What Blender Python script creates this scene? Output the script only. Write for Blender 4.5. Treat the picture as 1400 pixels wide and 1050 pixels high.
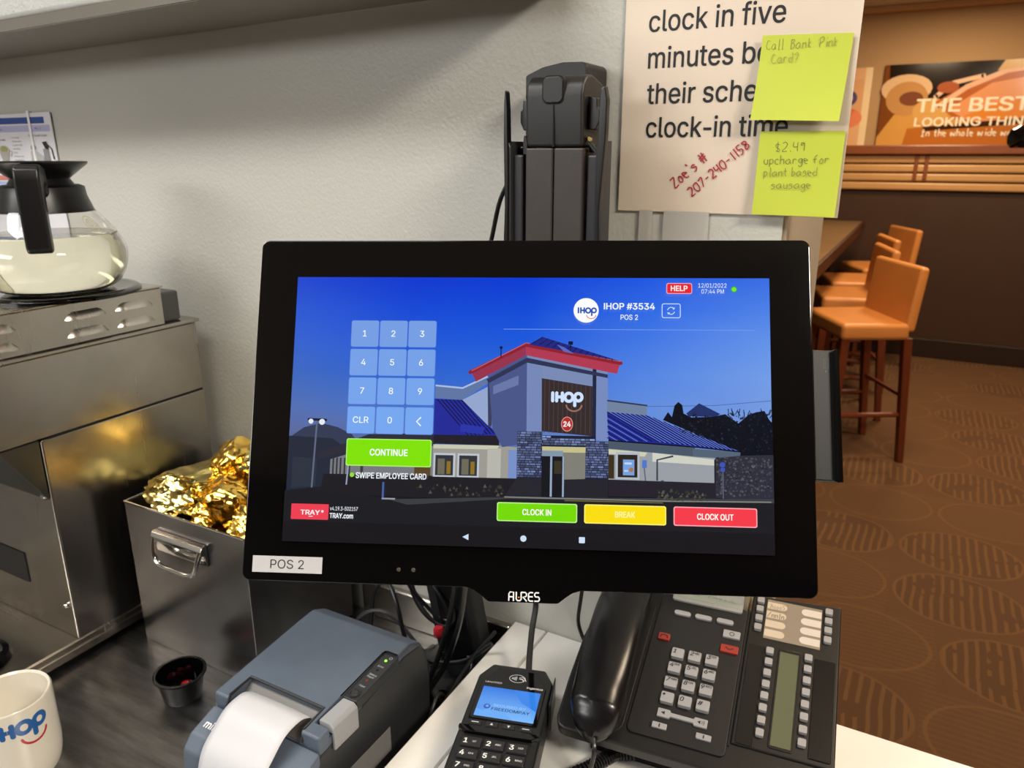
import bpy, bmesh, math, random
from mathutils import Vector, Matrix, noise
random.seed(7)
C = bpy.context.scene.collection
PI = math.pi
for o in list(bpy.data.objects): bpy.data.objects.remove(o)

# ---------------------------------------------------------------- camera, world, lights, exposure
EYE = 1.55
PITCH, YAW = math.radians(17.0), math.radians(28.3)
cam = bpy.data.cameras.new('camera'); camo = bpy.data.objects.new('camera', cam); C.objects.link(camo)
cam.sensor_width = 36; cam.sensor_fit = 'HORIZONTAL'; cam.lens = 36 * 1030 / 1400
cam.clip_start = .02; cam.clip_end = 60
fw = Vector((-math.sin(YAW) * math.cos(PITCH), math.cos(YAW) * math.cos(PITCH), -math.sin(PITCH)))
rt = Vector((math.cos(YAW), math.sin(YAW), 0)); up = rt.cross(fw)
camo.matrix_world = Matrix(((rt.x, up.x, -fw.x, 0), (rt.y, up.y, -fw.y, 0), (rt.z, up.z, -fw.z, EYE), (0, 0, 0, 1)))
cam.dof.use_dof = True; cam.dof.focus_distance = .60; cam.dof.aperture_fstop = 13
bpy.context.scene.camera = camo
vs = bpy.context.scene.view_settings
vs.view_transform = 'Standard'; vs.look = 'None'; vs.exposure = 0.0; vs.gamma = 1; vs.use_curve_mapping = False
bpy.context.scene.display_settings.display_device = 'sRGB'

W = bpy.data.worlds.new('world'); bpy.context.scene.world = W; W.use_nodes = True
W.node_tree.nodes['Background'].inputs[0].default_value = (.75, .72, .68, 1)
W.node_tree.nodes['Background'].inputs[1].default_value = .12

def area(name, loc, target, sx, sy, power, col):
    l = bpy.data.lights.new(name, 'AREA'); l.shape = 'RECTANGLE'; l.size = sx; l.size_y = sy
    l.energy = power; l.color = col
    o = bpy.data.objects.new(name, l); C.objects.link(o); o.location = loc
    d = Vector(target) - Vector(loc); o.rotation_euler = d.to_track_quat('-Z', 'Y').to_euler()
    return o
# kitchen ceiling panels (behind / above the camera), warm spots of the dining room, and two added fills
area('kitchen_and_fill_light', (-.72, -.20, 2.54), (-.72, .40, 1.0), 1.0, .24, 10, (1, .985, .95))
area('kitchen_and_fill_light', (-1.5, -.14, 2.54), (-1.2, .40, 1.0), 1.0, .24, 17, (1, .985, .95))
area('kitchen_and_fill_light', (-1.9, -2.5, 2.54), (-.7, .5, 1.1), 1.6, .9, 66, (1, .98, .945))  # added broad fill, lifts the shaded wall under the shelf; no known panel
area('kitchen_and_fill_light', (1.3, -.2, 2.54), (.7, .4, 0), .6, .3, 50, (1, .91, .78))
area('dining_and_fill_light', (.55, 1.0, 2.54), (.5, .9, 0), .4, .4, 15, (1, .80, .58))  # added warm fill to brighten the right end of the white counter
for lx, ly, p in ((.7, 3.2, 17), (.0, 5.7, 30), (1.6, 4.9, 28), (-.1, 3.7, 27)):
    area('dining_and_fill_light', (lx, ly, 2.54), (lx, ly, 0), .35, .35, p, (1, .76, .48))

# ---------------------------------------------------------------- materials
def lin(c):
    return tuple(((x / 255) / 12.92 if x / 255 <= .04045 else ((x / 255 + .055) / 1.055) ** 2.4) for x in c)
MATS = {}
def mat(name, col, rough=.5, metal=0, bump=None, **kw):
    """bump=(scale, strength); var=(scale, amount) colour mottling"""
    if name in MATS: return MATS[name]
    m = bpy.data.materials.new(name); m.use_nodes = True; nt = m.node_tree; b = nt.nodes['Principled BSDF']
    c = lin(col); b.inputs['Base Color'].default_value = (*c, 1)
    b.inputs['Roughness'].default_value = rough; b.inputs['Metallic'].default_value = metal
    for k, v in kw.items():
        if k == 'var': continue
        b.inputs[{'specular_ior_level': 'Specular IOR Level', 'alpha': 'Alpha'}[k]].default_value = v
    tc = nt.nodes.new('ShaderNodeTexCoord')
    if bump:
        n = nt.nodes.new('ShaderNodeTexNoise'); n.inputs['Scale'].default_value = bump[0]; n.inputs['Detail'].default_value = 3
        bp = nt.nodes.new('ShaderNodeBump'); bp.inputs['Strength'].default_value = bump[1]; bp.inputs['Distance'].default_value = bump[2] if len(bump) > 2 else .001
        nt.links.new(tc.outputs['Object'], n.inputs['Vector']); nt.links.new(n.outputs[0], bp.inputs['Height'])
        nt.links.new(bp.outputs[0], b.inputs['Normal'])
    if 'var' in kw:
        n2 = nt.nodes.new('ShaderNodeTexNoise'); n2.inputs['Scale'].default_value = kw['var'][0]; n2.inputs['Detail'].default_value = 5
        r = nt.nodes.new('ShaderNodeMix'); r.data_type = 'RGBA'; a = kw['var'][1]
        r.inputs[6].default_value = (*[x * (1 - a) for x in c], 1); r.inputs[7].default_value = (*[min(1, x * (1 + a)) for x in c], 1)
        nt.links.new(tc.outputs['Object'], n2.inputs['Vector']); nt.links.new(n2.outputs[0], r.inputs[0]); nt.links.new(r.outputs[2], b.inputs['Base Color'])
    MATS[name] = m; return m
def steel(name, col, rough, stretch=(1, 1, 60), amt=.12, bump=.05, aniso=0, scratch=False):
    m = bpy.data.materials.new(name); m.use_nodes = True; nt = m.node_tree; b = nt.nodes['Principled BSDF']
    b.inputs['Base Color'].default_value = (*lin(col), 1); b.inputs['Metallic'].default_value = 1
    b.inputs['Anisotropic'].default_value = aniso
    tc = nt.nodes.new('ShaderNodeTexCoord'); mp = nt.nodes.new('ShaderNodeMapping'); mp.inputs['Scale'].default_value = stretch
    n = nt.nodes.new('ShaderNodeTexNoise'); n.inputs['Scale'].default_value = 6; n.inputs['Detail'].default_value = 6
    mr = nt.nodes.new('ShaderNodeMapRange'); mr.inputs[3].default_value = max(.02, rough - amt); mr.inputs[4].default_value = rough + amt
    bp = nt.nodes.new('ShaderNodeBump'); bp.inputs['Strength'].default_value = bump; bp.inputs['Distance'].default_value = .0006
    L = nt.links.new
    L(tc.outputs['Object'], mp.inputs[0]); L(mp.outputs[0], n.inputs[0]); L(n.outputs[0], mr.inputs[0]); L(mr.outputs[0], b.inputs['Roughness'])
    L(n.outputs[0], bp.inputs['Height']); L(bp.outputs[0], b.inputs['Normal'])
    n2 = nt.nodes.new('ShaderNodeTexNoise'); n2.inputs['Scale'].default_value = 5; n2.inputs['Detail'].default_value = 7; n2.inputs['Roughness'].default_value = .65
    cr = nt.nodes.new('ShaderNodeValToRGB'); c = lin(col)
    cr.color_ramp.elements[0].color = (*[x * (.5 if scratch else .8) for x in c], 1); cr.color_ramp.elements[1].color = (*[min(1, x * 1.15) for x in c], 1)
    cr.color_ramp.elements[0].position = .3; cr.color_ramp.elements[1].position = .72
    L((mp if scratch else tc).outputs[0 if scratch else 'Object'], n2.inputs[0]); L(n2.outputs[0], cr.inputs[0]); L(cr.outputs[0], b.inputs['Base Color'])
    return m
M_wall = mat('wall_paint', (187, 186, 179), .42, bump=(230, .5, .0012), specular_ior_level=.45)
M_end = mat('end_paint', (150, 137, 118), .5)
M_ceil = mat('ceiling_tile', (205, 198, 185), .9, bump=(60, .3))
M_steel = steel('brushed_steel', (190, 184, 175), .26, (1.5, 9, 1.5), amt=.05, bump=.02)
M_steelv = steel('brushed_steel_vertical', (186, 180, 172), .25, (14, 14, 1), amt=.06, bump=.04)
M_counter = steel('scratched_steel', (166, 165, 164), .38, (1.6, 11, 2), amt=.16, bump=.25, scratch=True)
M_bin = steel('pan_steel', (178, 177, 178), .25, (1.5, 1.5, 1.5), amt=.08, bump=.1)
M_chrome = mat('chrome', (215, 213, 210), .09, 1)
M_gap = mat('dark_gap', (12, 12, 12), .8)
M_blk = mat('black_plastic', (15, 15, 17), .33)
M_blkg = mat('black_gloss', (5, 5, 6), .06)
M_blkm = mat('black_matte_plastic', (27, 27, 29), .55, bump=(900, .2, .0003))
M_lam = mat('white_laminate', (236, 234, 229), .22, var=(3, .03))
M_glass_c = None

def node_mat(name):
    m = bpy.data.materials.new(name); m.use_nodes = True
    return m, m.node_tree, m.node_tree.nodes['Principled BSDF']
def vcol_mat(name, emit=False, rough=.5, strength=1.0, coat=0):
    m, nt, b = node_mat(name); a = nt.nodes.new('ShaderNodeAttribute'); a.attribute_name = 'Col'
    b.inputs['Roughness'].default_value = rough
    if coat: b.inputs['Coat Weight'].default_value = coat; b.inputs['Coat Roughness'].default_value = .03
    if emit:
        b.inputs['Base Color'].default_value = (0, 0, 0, 1); b.inputs['Emission Strength'].default_value = strength
        nt.links.new(a.outputs['Color'], b.inputs['Emission Color'])
    else: nt.links.new(a.outputs['Color'], b.inputs['Base Color'])
    return m
M_screen = vcol_mat('lit_screen', True, .05)
M_print = vcol_mat('print_ink', False, .55)
M_printg = vcol_mat('gloss_print', False, .12)

# ---------------------------------------------------------------- helpers
def link_mesh(name, me, m, parent=None, smooth=False):
    o = bpy.data.objects.new(name, me); C.objects.link(o)
    if m: me.materials.append(m)
    if parent: o.parent = parent
    if smooth:
        for p in me.polygons: p.use_smooth = True
    return o
def part(name, bm, m, parent=None, smooth=False, world=False, label=None):
    """one mesh object; world=True: bm is in world coordinates and is moved into the parent's frame"""
    if world and parent is not None:
        bmesh.ops.transform(bm, matrix=frame(parent).inverted(), verts=bm.verts)
    me = bpy.data.meshes.new(name)
    bmesh.ops.recalc_face_normals(bm, faces=bm.faces) if not getattr(bm, 'flag', False) else None
    bm.to_mesh(me); bm.free()
    o = link_mesh(name, me, m, parent, False)
    if smooth:
        me.shade_smooth() if hasattr(me, 'shade_smooth') else None
        me.set_sharp_from_angle(angle=math.radians(38))
        md = o.modifiers.new('weighted', 'WEIGHTED_NORMAL'); md.keep_sharp = True; md.weight = 80
    if label: o['label'] = label
    return o
def frame(o):
    m = o.matrix_basis.copy()
    while o.parent: o = o.parent; m = o.matrix_basis @ m
    return m
def tag(o, label, cat, group=None):
    o['label'] = label; o['category'] = cat
    if group: o['group'] = group
    return o
def thing(name, label, cat, loc=(0, 0, 0), rz=0, group=None, mtx=None):
    o = bpy.data.objects.new(name, None); C.objects.link(o); o.empty_display_size = .03
    o.matrix_basis = mtx if mtx is not None else Matrix.Translation(loc) @ Matrix.Rotation(rz, 4, 'Z')
    return tag(o, label, cat, group)
def struct(name, bm, m, parent=None, smooth=False):
    o = part(name, bm, m, parent, smooth); o['kind'] = 'structure'; return o
BM = bmesh.new
def box(bm, c, s, bev=0, seg=2, M=None):
    r = bmesh.ops.create_cube(bm, size=1); v = r['verts']
    bmesh.ops.scale(bm, vec=s, verts=v); bmesh.ops.translate(bm, vec=c, verts=v)
    if bev:
        es = list({e for x in v for e in x.link_edges}); rr = bmesh.ops.bevel(bm, geom=es, offset=bev, segments=seg, affect='EDGES', profile=.5)
        v = list({x for f in rr['faces'] for x in f.verts} | {x for x in v if x.is_valid})
    if M is not None: bmesh.ops.transform(bm, matrix=M, verts=v)
    return bm
def b2(x0, x1, y0, y1, z0, z1, bev=0, seg=2, bm=None, M=None):
    return box(bm or BM(), ((x0 + x1) / 2, (y0 + y1) / 2, (z0 + z1) / 2), (abs(x1 - x0), abs(y1 - y0), abs(z1 - z0)), bev, seg, M)
def prism(pts, h0, h1, axis='z', bev=0, seg=2, bm=None, M=None):
    """polygon extruded; axis z: (x,y)->z ; x: (y,z)->x ; y: (x,z)->y"""
    t = bmesh.new()
    def P(a, b, h): return {'z': (a, b, h), 'x': (h, a, b), 'y': (a, h, b)}[axis]
    lo = [t.verts.new(P(a, b, h0)) for a, b in pts]; hi = [t.verts.new(P(a, b, h1)) for a, b in pts]
    n = len(pts); t.faces.new(lo); t.faces.new(hi[::-1])
    for i in range(n): t.faces.new((lo[i], hi[i], hi[(i + 1) % n], lo[(i + 1) % n]))
    bmesh.ops.recalc_face_normals(t, faces=t.faces)
    if bev: bmesh.ops.bevel(t, geom=[e for e in t.edges if e.calc_face_angle(0) > .35], offset=bev, segments=seg, affect='EDGES', profile=.5, clamp_overlap=True)
    if M is not None: bmesh.ops.transform(t, matrix=M, verts=t.verts)
    if bm is None: return t
    return merge(bm, t)
def merge(bm, t):
    me = bpy.data.meshes.new('tmp'); t.to_mesh(me); t.free(); bm.from_mesh(me); bpy.data.meshes.remove(me); return bm
def lathe(prof, n=48, c=(0, 0, 0), bm=None, closed=False, M=None):
    t = bmesh.new(); rings = []
    for r, z in prof:
        if r < 1e-6: rings.append([t.verts.new((c[0], c[1], c[2] + z))])
        else: rings.append([t.verts.new((c[0] + r * math.cos(2 * PI * i / n), c[1] + r * math.sin(2 * PI * i / n), c[2] + z)) for i in range(n)])
    seq = list(zip(rings, rings[1:] + ([rings[0]] if closed else [])))
    if not closed: seq = seq[:len(rings) - 1]
    for a, b in seq:
        for i in range(n):
            j = (i + 1) % n
            if len(a) == 1 and len(b) == 1: continue
            if len(a) == 1: t.faces.new((a[0], b[i], b[j]))
            elif len(b) == 1: t.faces.new((a[i], a[j], b[0]))
            else: t.faces.new((a[i], a[j], b[j], b[i]))
    bmesh.ops.recalc_face_normals(t, faces=t.faces)
    if M is not None: bmesh.ops.transform(t, matrix=M, verts=t.verts)
    if bm is None: return t
    return merge(bm, t)
def smooth_path(pts, k=6):
    pts = [Vector(p) for p in pts]; out = []
    P = [pts[0] * 2 - pts[1]] + pts + [pts[-1] * 2 - pts[-2]]
    for i in range(1, len(P) - 2):
        a, b, c, d = P[i - 1:i + 3]
        for j in range(k):
            t = j / k; out.append(.5 * ((2 * b) + (c - a) * t + (2 * a - 5 * b + 4 * c - d) * t * t + (3 * b - a - 3 * c + d) * t ** 3))
    return out + [pts[-1]]
def tube(pts, r, n=8, k=6, bm=None, smooth=True, M=None):
    p = smooth_path(pts, k) if smooth and len(pts) > 2 else [Vector(x) for x in pts]
    t = bmesh.new(); rings = []; T0 = (p[1] - p[0]).normalized(); N = T0.orthogonal().normalized()
    for i, q in enumerate(p):
        T = (p[min(i + 1, len(p) - 1)] - p[max(i - 1, 0)]).normalized()
        N = (N - T * N.dot(T)).normalized(); B = T.cross(N)
        rr = r[i * (len(r) - 1) // max(1, len(p) - 1)] if isinstance(r, (list, tuple)) else r
        rings.append([t.verts.new(q + (N * math.cos(2 * PI * j / n) + B * math.sin(2 * PI * j / n)) * rr) for j in range(n)])
    for a, b in zip(rings, rings[1:]):
        for j in range(n): t.faces.new((a[j], a[(j + 1) % n], b[(j + 1) % n], b[j]))
    t.faces.new(rings[0][::-1]); t.faces.new(rings[-1])
    bmesh.ops.recalc_face_normals(t, faces=t.faces)
    if M is not None: bmesh.ops.transform(t, matrix=M, verts=t.verts)
    if bm is None: return t
    return merge(bm, t)
def rrect(x0, y0, x1, y1, r, n=5):
    out = []
    for cx, cy, a0 in ((x1 - r, y1 - r, 0), (x0 + r, y1 - r, 90), (x0 + r, y0 + r, 180), (x1 - r, y0 + r, 270)):
        for i in range(n + 1):
            a = math.radians(a0 + 90 * i / n); out.append((cx + r * math.cos(a), cy + r * math.sin(a)))
    return out
def circ(cx, cy, r, n=28, ry=None):
    return [(cx + r * math.cos(2 * PI * i / n), cy + (ry or r) * math.sin(2 * PI * i / n)) for i in range(n)]
try:    # the plain sans serif that ships with Blender; its default lettering otherwise
    import os
    FONT = bpy.data.fonts.load(os.path.join(bpy.utils.system_resource('DATAFILES'), 'fonts', 'Inter.woff2'))
except Exception: FONT = None
_tc = {}; _gl = {}
def _raw(t):
    """outlines of the text, filled by non-zero winding (some letters have overlapping outlines)"""
    from mathutils import Vector
    from mathutils.geometry import delaunay_2d_cdt, interpolate_bezier
    cu = bpy.data.curves.new('t', 'FONT'); cu.body = t; cu.size = 1
    if FONT: cu.font = FONT
    ob = bpy.data.objects.new('t', cu); cv = ob.to_curve(bpy.context.evaluated_depsgraph_get()); loops = []
    for sp in cv.splines:
        bp = sp.bezier_points; L = []
        if sp.type == 'BEZIER':
            for i in range(len(bp)):
                p, q = bp[i], bp[(i + 1) % len(bp)]
                str_ = (p.handle_right - p.co).cross(q.co - p.co).length < 1e-5 and (q.handle_left - q.co).cross(q.co - p.co).length < 1e-5
                L += [(p.co.x, p.co.y)] if str_ else [(c.x, c.y) for c in interpolate_bezier(p.co, p.handle_right, q.handle_left, q.co, 5)[:-1]]
        else: L = [(p.co.x, p.co.y) for p in sp.points]
        L = [p for i, p in enumerate(L) if abs(p[0] - L[i - 1][0]) + abs(p[1] - L[i - 1][1]) > 1e-5]
        if len(L) > 2: loops.append(L)
    ob.to_curve_clear(); bpy.data.objects.remove(ob); bpy.data.curves.remove(cu)
    V = [Vector(p) for L in loops for p in L]; E = []; k = 0
    for L in loops: n = len(L); E += [(k + i, k + (i + 1) % n) for i in range(n)]; k += n
    if not V: return [], []
    v, e, f, _1, _2, _3 = delaunay_2d_cdt(V, E, [], 0, 1e-6)
    def wind(x, y):
        w = 0
        for L in loops:
            for i in range(len(L)):
                (x0, y0), (x1, y1) = L[i - 1], L[i]
                if (y0 <= y) != (y1 <= y) and ((x1 - x0) * (y - y0) / (y1 - y0) + x0) > x: w += 1 if y1 > y0 else -1
        return w
    fs = [tuple(t) for t in f if wind(sum(v[i].x for i in t) / 3, sum(v[i].y for i in t) / 3) != 0]
    return [(p.x, p.y) for p in v], fs
def glyph(ch):
    if ch not in _gl:
        if ch == ' ': v, f = [], []
        elif ch == 'I' and FONT: h = cap_height(); q = h * .125; v, f = [(q, 0), (2 * q, 0), (2 * q, h), (q, h)], [(0, 1, 2, 3)]
        else: v, f = _raw(ch)
        m = lambda t: (lambda q: max(a for a, _ in q) - min(a for a, _ in q))(_raw(t)[0])
        nn = _gl.setdefault('nn', m('nn')); ad = m('n' + ch + 'n') - nn if ch != 'I' or not FONT else cap_height() * .37
        if ch == '-': v = [(a - ad * .13, b - .02) for a, b in v]; ad *= .72
        _gl[ch] = (v, f, ad)
    return _gl[ch]
def cap_height():
    if 'cap' not in _gl: _gl['cap'] = max(p[1] for p in _raw('H')[0])
    return _gl['cap']
def text_geo(t, shear=0.0):
    key = (t, shear)
    if key not in _tc:
        V = []; F = []; x = 0
        for ch in t:
            v, f, adv = glyph(ch); b = len(V); V += [(a + x + shear * c, c) for a, c in v]; F += [tuple(b + i for i in q) for q in f]; x += adv
        _tc[key] = (V, F)
    return _tc[key]
HAND = {'I': '16 56/39 20/00 50', 'w': '15 11 20 34 51 60 75', 'R': '28 20',   # single stroke letters for handwriting: strokes as x,y strings on a 0-9 grid (y up, baseline 0, ascender 9)
 'C': '67 38 14 21 50 71', 'a': '64 45 13 11 40 63/64 62 70', 'l': '39 30 40', 'B': '28 20/28 58 67 35 25/35 64 62 40 20', 'n': '15 10/14 45 54 50',
 'k': '28 20/55 23 50', 'K': '28 20/67 24 60', 'P': '28 20/28 69 76 44 24', 'i': '35 30/37 38', 'd': '54 24 12 30 51/69 61 60', '?': '27 49 67 54 42/40 41', '$': '66 37 25 43 62 50 21/49 40',
 '2': '17 48 66 43 10 60', '.': '20 21', '4': '18 14 54/58 50', '9': '57 27 25 35 57 50', 'u': '15 11 40 52 55 50', 'p': '15 1c/14 35 54 52 30 11', 'c': '54 35 13 20 50', 'h': '19 10/14 45 54 50',
 'r': '15 10/14 35 54', 'g': '54 35 13 21 41 54/55 5b 3c 1b', 'e': '13 53 44 15 12 30 50', 'f': '58 48 26 20/04 44', 'o': '35 12 20 40 53 35', 't': '38 31 50/15 55', 'b': '19 10/14 44 52 30 10',
 's': '54 35 14 33 52 30 10', 'Z': '17 67 10 60', "'": '29 37', '#': '28 20/58 50/05 76/03 74', '0': '48 16 12 40 63 67 48', '7': '17 68 20', '-': '14 54', '1': '38 30', '5': '68 28 25 54 52 30 10', '8': '47 17 25 53 51 20 12 55 47', 'y': '15 22 42/55 2c', '/': '79 10'}
def gy(ch): return int(ch) if ch.isdigit() else -(ord(ch) - 96)
class Canvas:
    """flat print: polygons in its own (u,v) units, mapped by f(u,v,layer) onto a real surface; one mesh, colours per corner"""
    def __init__(s, f, eps=.00002): s.f = f; s.v = []; s.F = []; s.c = []; s.k = 0; s.eps = eps
    def _add(s, vs_, fs, col):
        b = len(s.v); h = s.eps * s.k
        s.v += [s.f(x, y, h) for x, y in vs_]
        for fc in fs:
            s.F.append([b + i for i in fc]); s.c.append([lin(col[i]) if isinstance(col, list) else lin(col) for i in fc])
        s.k += 1
    def poly(s, pts, col): s._add(pts, [tuple(range(len(pts)))], col)
    def rect(s, x0, y0, x1, y1, col): s.poly([(x0, y0), (x1, y0), (x1, y1), (x0, y1)], col)
    def rr(s, x0, y0, x1, y1, r, col): s.poly(rrect(min(x0, x1), min(y0, y1), max(x0, x1), max(y0, y1), r), col)
    def circle(s, x, y, r, col, n=28): s.poly(circ(x, y, r, n), col)
    def grid(s, xs, ys, cols):
        vs_ = [(x, y) for y in ys for x in xs]; n = len(xs)
        fs = [(j * n + i, j * n + i + 1, (j + 1) * n + i + 1, (j + 1) * n + i) for j in range(len(ys) - 1) for i in range(n - 1)]
        s._add(vs_, fs, [c for row in cols for c in row])
    def stroke(s, pts, w, col, closed=False, cap=True):
        pts = [Vector(p) for p in pts]; n = len(pts); vs_ = []; fs = []
        if closed: pts.append(pts[0]); n += 1
        for i, p in enumerate(pts):
            a = pts[i - 1] if i else (pts[-2] if closed else p); b = pts[i + 1] if i < n - 1 else (pts[1] if closed else p)
            t = (b - a).normalized() if (b - a).length > 1e-9 else Vector((1, 0)); nn = Vector((-t.y, t.x)) * w / 2
            vs_ += [tuple(p + nn), tuple(p - nn)]
            if i: fs.append((2 * i - 2, 2 * i - 1, 2 * i + 1, 2 * i))
        if cap and not closed:
            for p in (pts[0], pts[-1]):
                b = len(vs_); vs_ += circ(p.x, p.y, w / 2, 10); fs.append(tuple(range(b, b + 10)))
        s._add(vs_, fs, col)
    def text(s, t, x, y, h=None, w=None, col=(255, 255, 255), bold=0, align='l', ydown=False, rot=0, shear=0):
        """x,y = baseline point; h = cap height; w = full width (scales x alone)"""
        vs_, fs = text_geo(t, shear)
        if not vs_: return
        x0 = min(a for a, _ in vs_); x1 = max(a for a, _ in vs_); k = h / cap_height() if h else w / (x1 - x0)
        kx = w / (x1 - x0) if w else k; off = {'l': 0, 'c': -.5, 'r': -1}[align] * (x1 - x0) * kx
        sy = -1 if ydown else 1; cr, sr = math.cos(rot), math.sin(rot); out = []
        for dx, dy in ([(0, 0)] if not bold else [(bold, bold * .7), (-bold, bold * .7), (bold, -bold * .7), (-bold, -bold * .7)]):
            out = []
            for a, b in vs_:
                u = (a + dx - x0) * kx + off; v = (b + dy) * k; out.append((x + u * cr - v * sr, y + sy * (u * sr + v * cr)))
            s._add(out, fs, col)
    def hand(s, t, x, y, size, w, col, rot=0, width=None, ydown=False):
        cr, sr = math.cos(rot), math.sin(rot); cx = 0; rnd = random.Random(t); kx = 1
        if width:
            tot = sum(size * .5 if ch == ' ' else size * (max(int(p[0]) for st in HAND.get(ch, '11 51').split('/') for p in st.split()) / 9 * .95 + .16) for ch in t); kx = width / tot
        for ch in t:
            if ch == ' ': cx += size * .5; continue
            g = HAND.get(ch, '11 51'); jy = rnd.uniform(-.03, .03) * size; mx = max(int(p[0]) for st in g.split('/') for p in st.split())
            for st in g.split('/'):
                pts = [(kx * (cx + int(p[0]) / 9 * size * .95), gy(p[1]) / 9 * size + jy) for p in st.split()]
                if len(pts) > 2: pts = [(q.x, q.y) for q in smooth_path([(a, b, 0) for a, b in pts], 4)]
                s.stroke([(x + a * cr - b * sr, y + (a * sr + b * cr) * (-1 if ydown else 1)) for a, b in pts], w, col, cap=False)
            cx += size * (mx / 9 * .95 + .16)
    def pancake(s, x, y, h, col, red, ydown=False, lw=.26):
        """rounded word I H O p with a smile under the last two letters; h = letter height, x,y = lower left"""
        sy = -1 if ydown else 1; w = h * lw; q = lambda a, b: (x + a * h, y + sy * b * h)
        ring = lambda cx, cy, r: [q(cx + r * math.cos(t * PI / 10), cy + r * 1.05 * math.sin(t * PI / 10)) for t in range(20)]
        s.stroke([q(.13, .13), q(.13, .87)], w, col); s.stroke([q(.5, .13), q(.5, .87)], w, col); s.stroke([q(1.02, .13), q(1.02, .87)], w, col); s.stroke([q(.5, .5), q(1.02, .5)], w, col)
        s.stroke(ring(1.62, .48, .36), w, col, closed=True); s.stroke(ring(2.5, .5, .33), w, col, closed=True); s.stroke([q(2.17, .5), q(2.17, -.28)], w, col)
        s.stroke([q(2.1 + .72 * math.cos(t), -.18 + .62 * math.sin(t)) for t in [PI * (1.05 + .9 * i / 12) for i in range(13)]], w * .5, red)
    def build(s, name, m, parent=None, label=None, kind=None):
        me = bpy.data.meshes.new(name); me.from_pydata(s.v, [], s.F); a = me.color_attributes.new('Col', 'FLOAT_COLOR', 'CORNER')
        flat = []
        for cs in s.c:
            for c in cs: flat += [*c, 1]
        a.data.foreach_set('color', flat); o = link_mesh(name, me, m, parent)
        if label: o['label'] = label
        return o
def planef(o, u, v, n, su=1, sv=None):
    """canvas mapping: local origin o, unit vectors u,v, normal n; su, sv metres per canvas unit"""
    o, u, v, n = map(Vector, (o, u, v, n)); sv = sv if sv is not None else su
    return lambda a, b, h: tuple(o + u * (a * su) + v * (b * sv) + n * h)
def boolean(bmA, bmB):
    ms = []
    for b in (bmA, bmB):
        me = bpy.data.meshes.new('b'); b.to_mesh(me); b.free(); ms.append(bpy.data.objects.new('b', me)); C.objects.link(ms[-1])
    md = ms[0].modifiers.new('b', 'BOOLEAN'); md.object = ms[1]; md.operation = 'DIFFERENCE'; md.solver = 'EXACT'
    dg = bpy.context.evaluated_depsgraph_get(); dg.update(); me = bpy.data.meshes.new_from_object(ms[0].evaluated_get(dg))
    out = bmesh.new(); out.from_mesh(me)
    for o in ms: bpy.data.objects.remove(o)
    return out
def dup(root, mtx, label=None):
    r = root.copy(); C.objects.link(r); r.matrix_basis = mtx
    if label: r['label'] = label
    for ch in [o for o in C.objects if o.parent == root]:
        c = ch.copy(); C.objects.link(c); c.parent = r
        for g in [o for o in C.objects if o.parent == ch]:
            d = g.copy(); C.objects.link(d); d.parent = c
    return r

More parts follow.
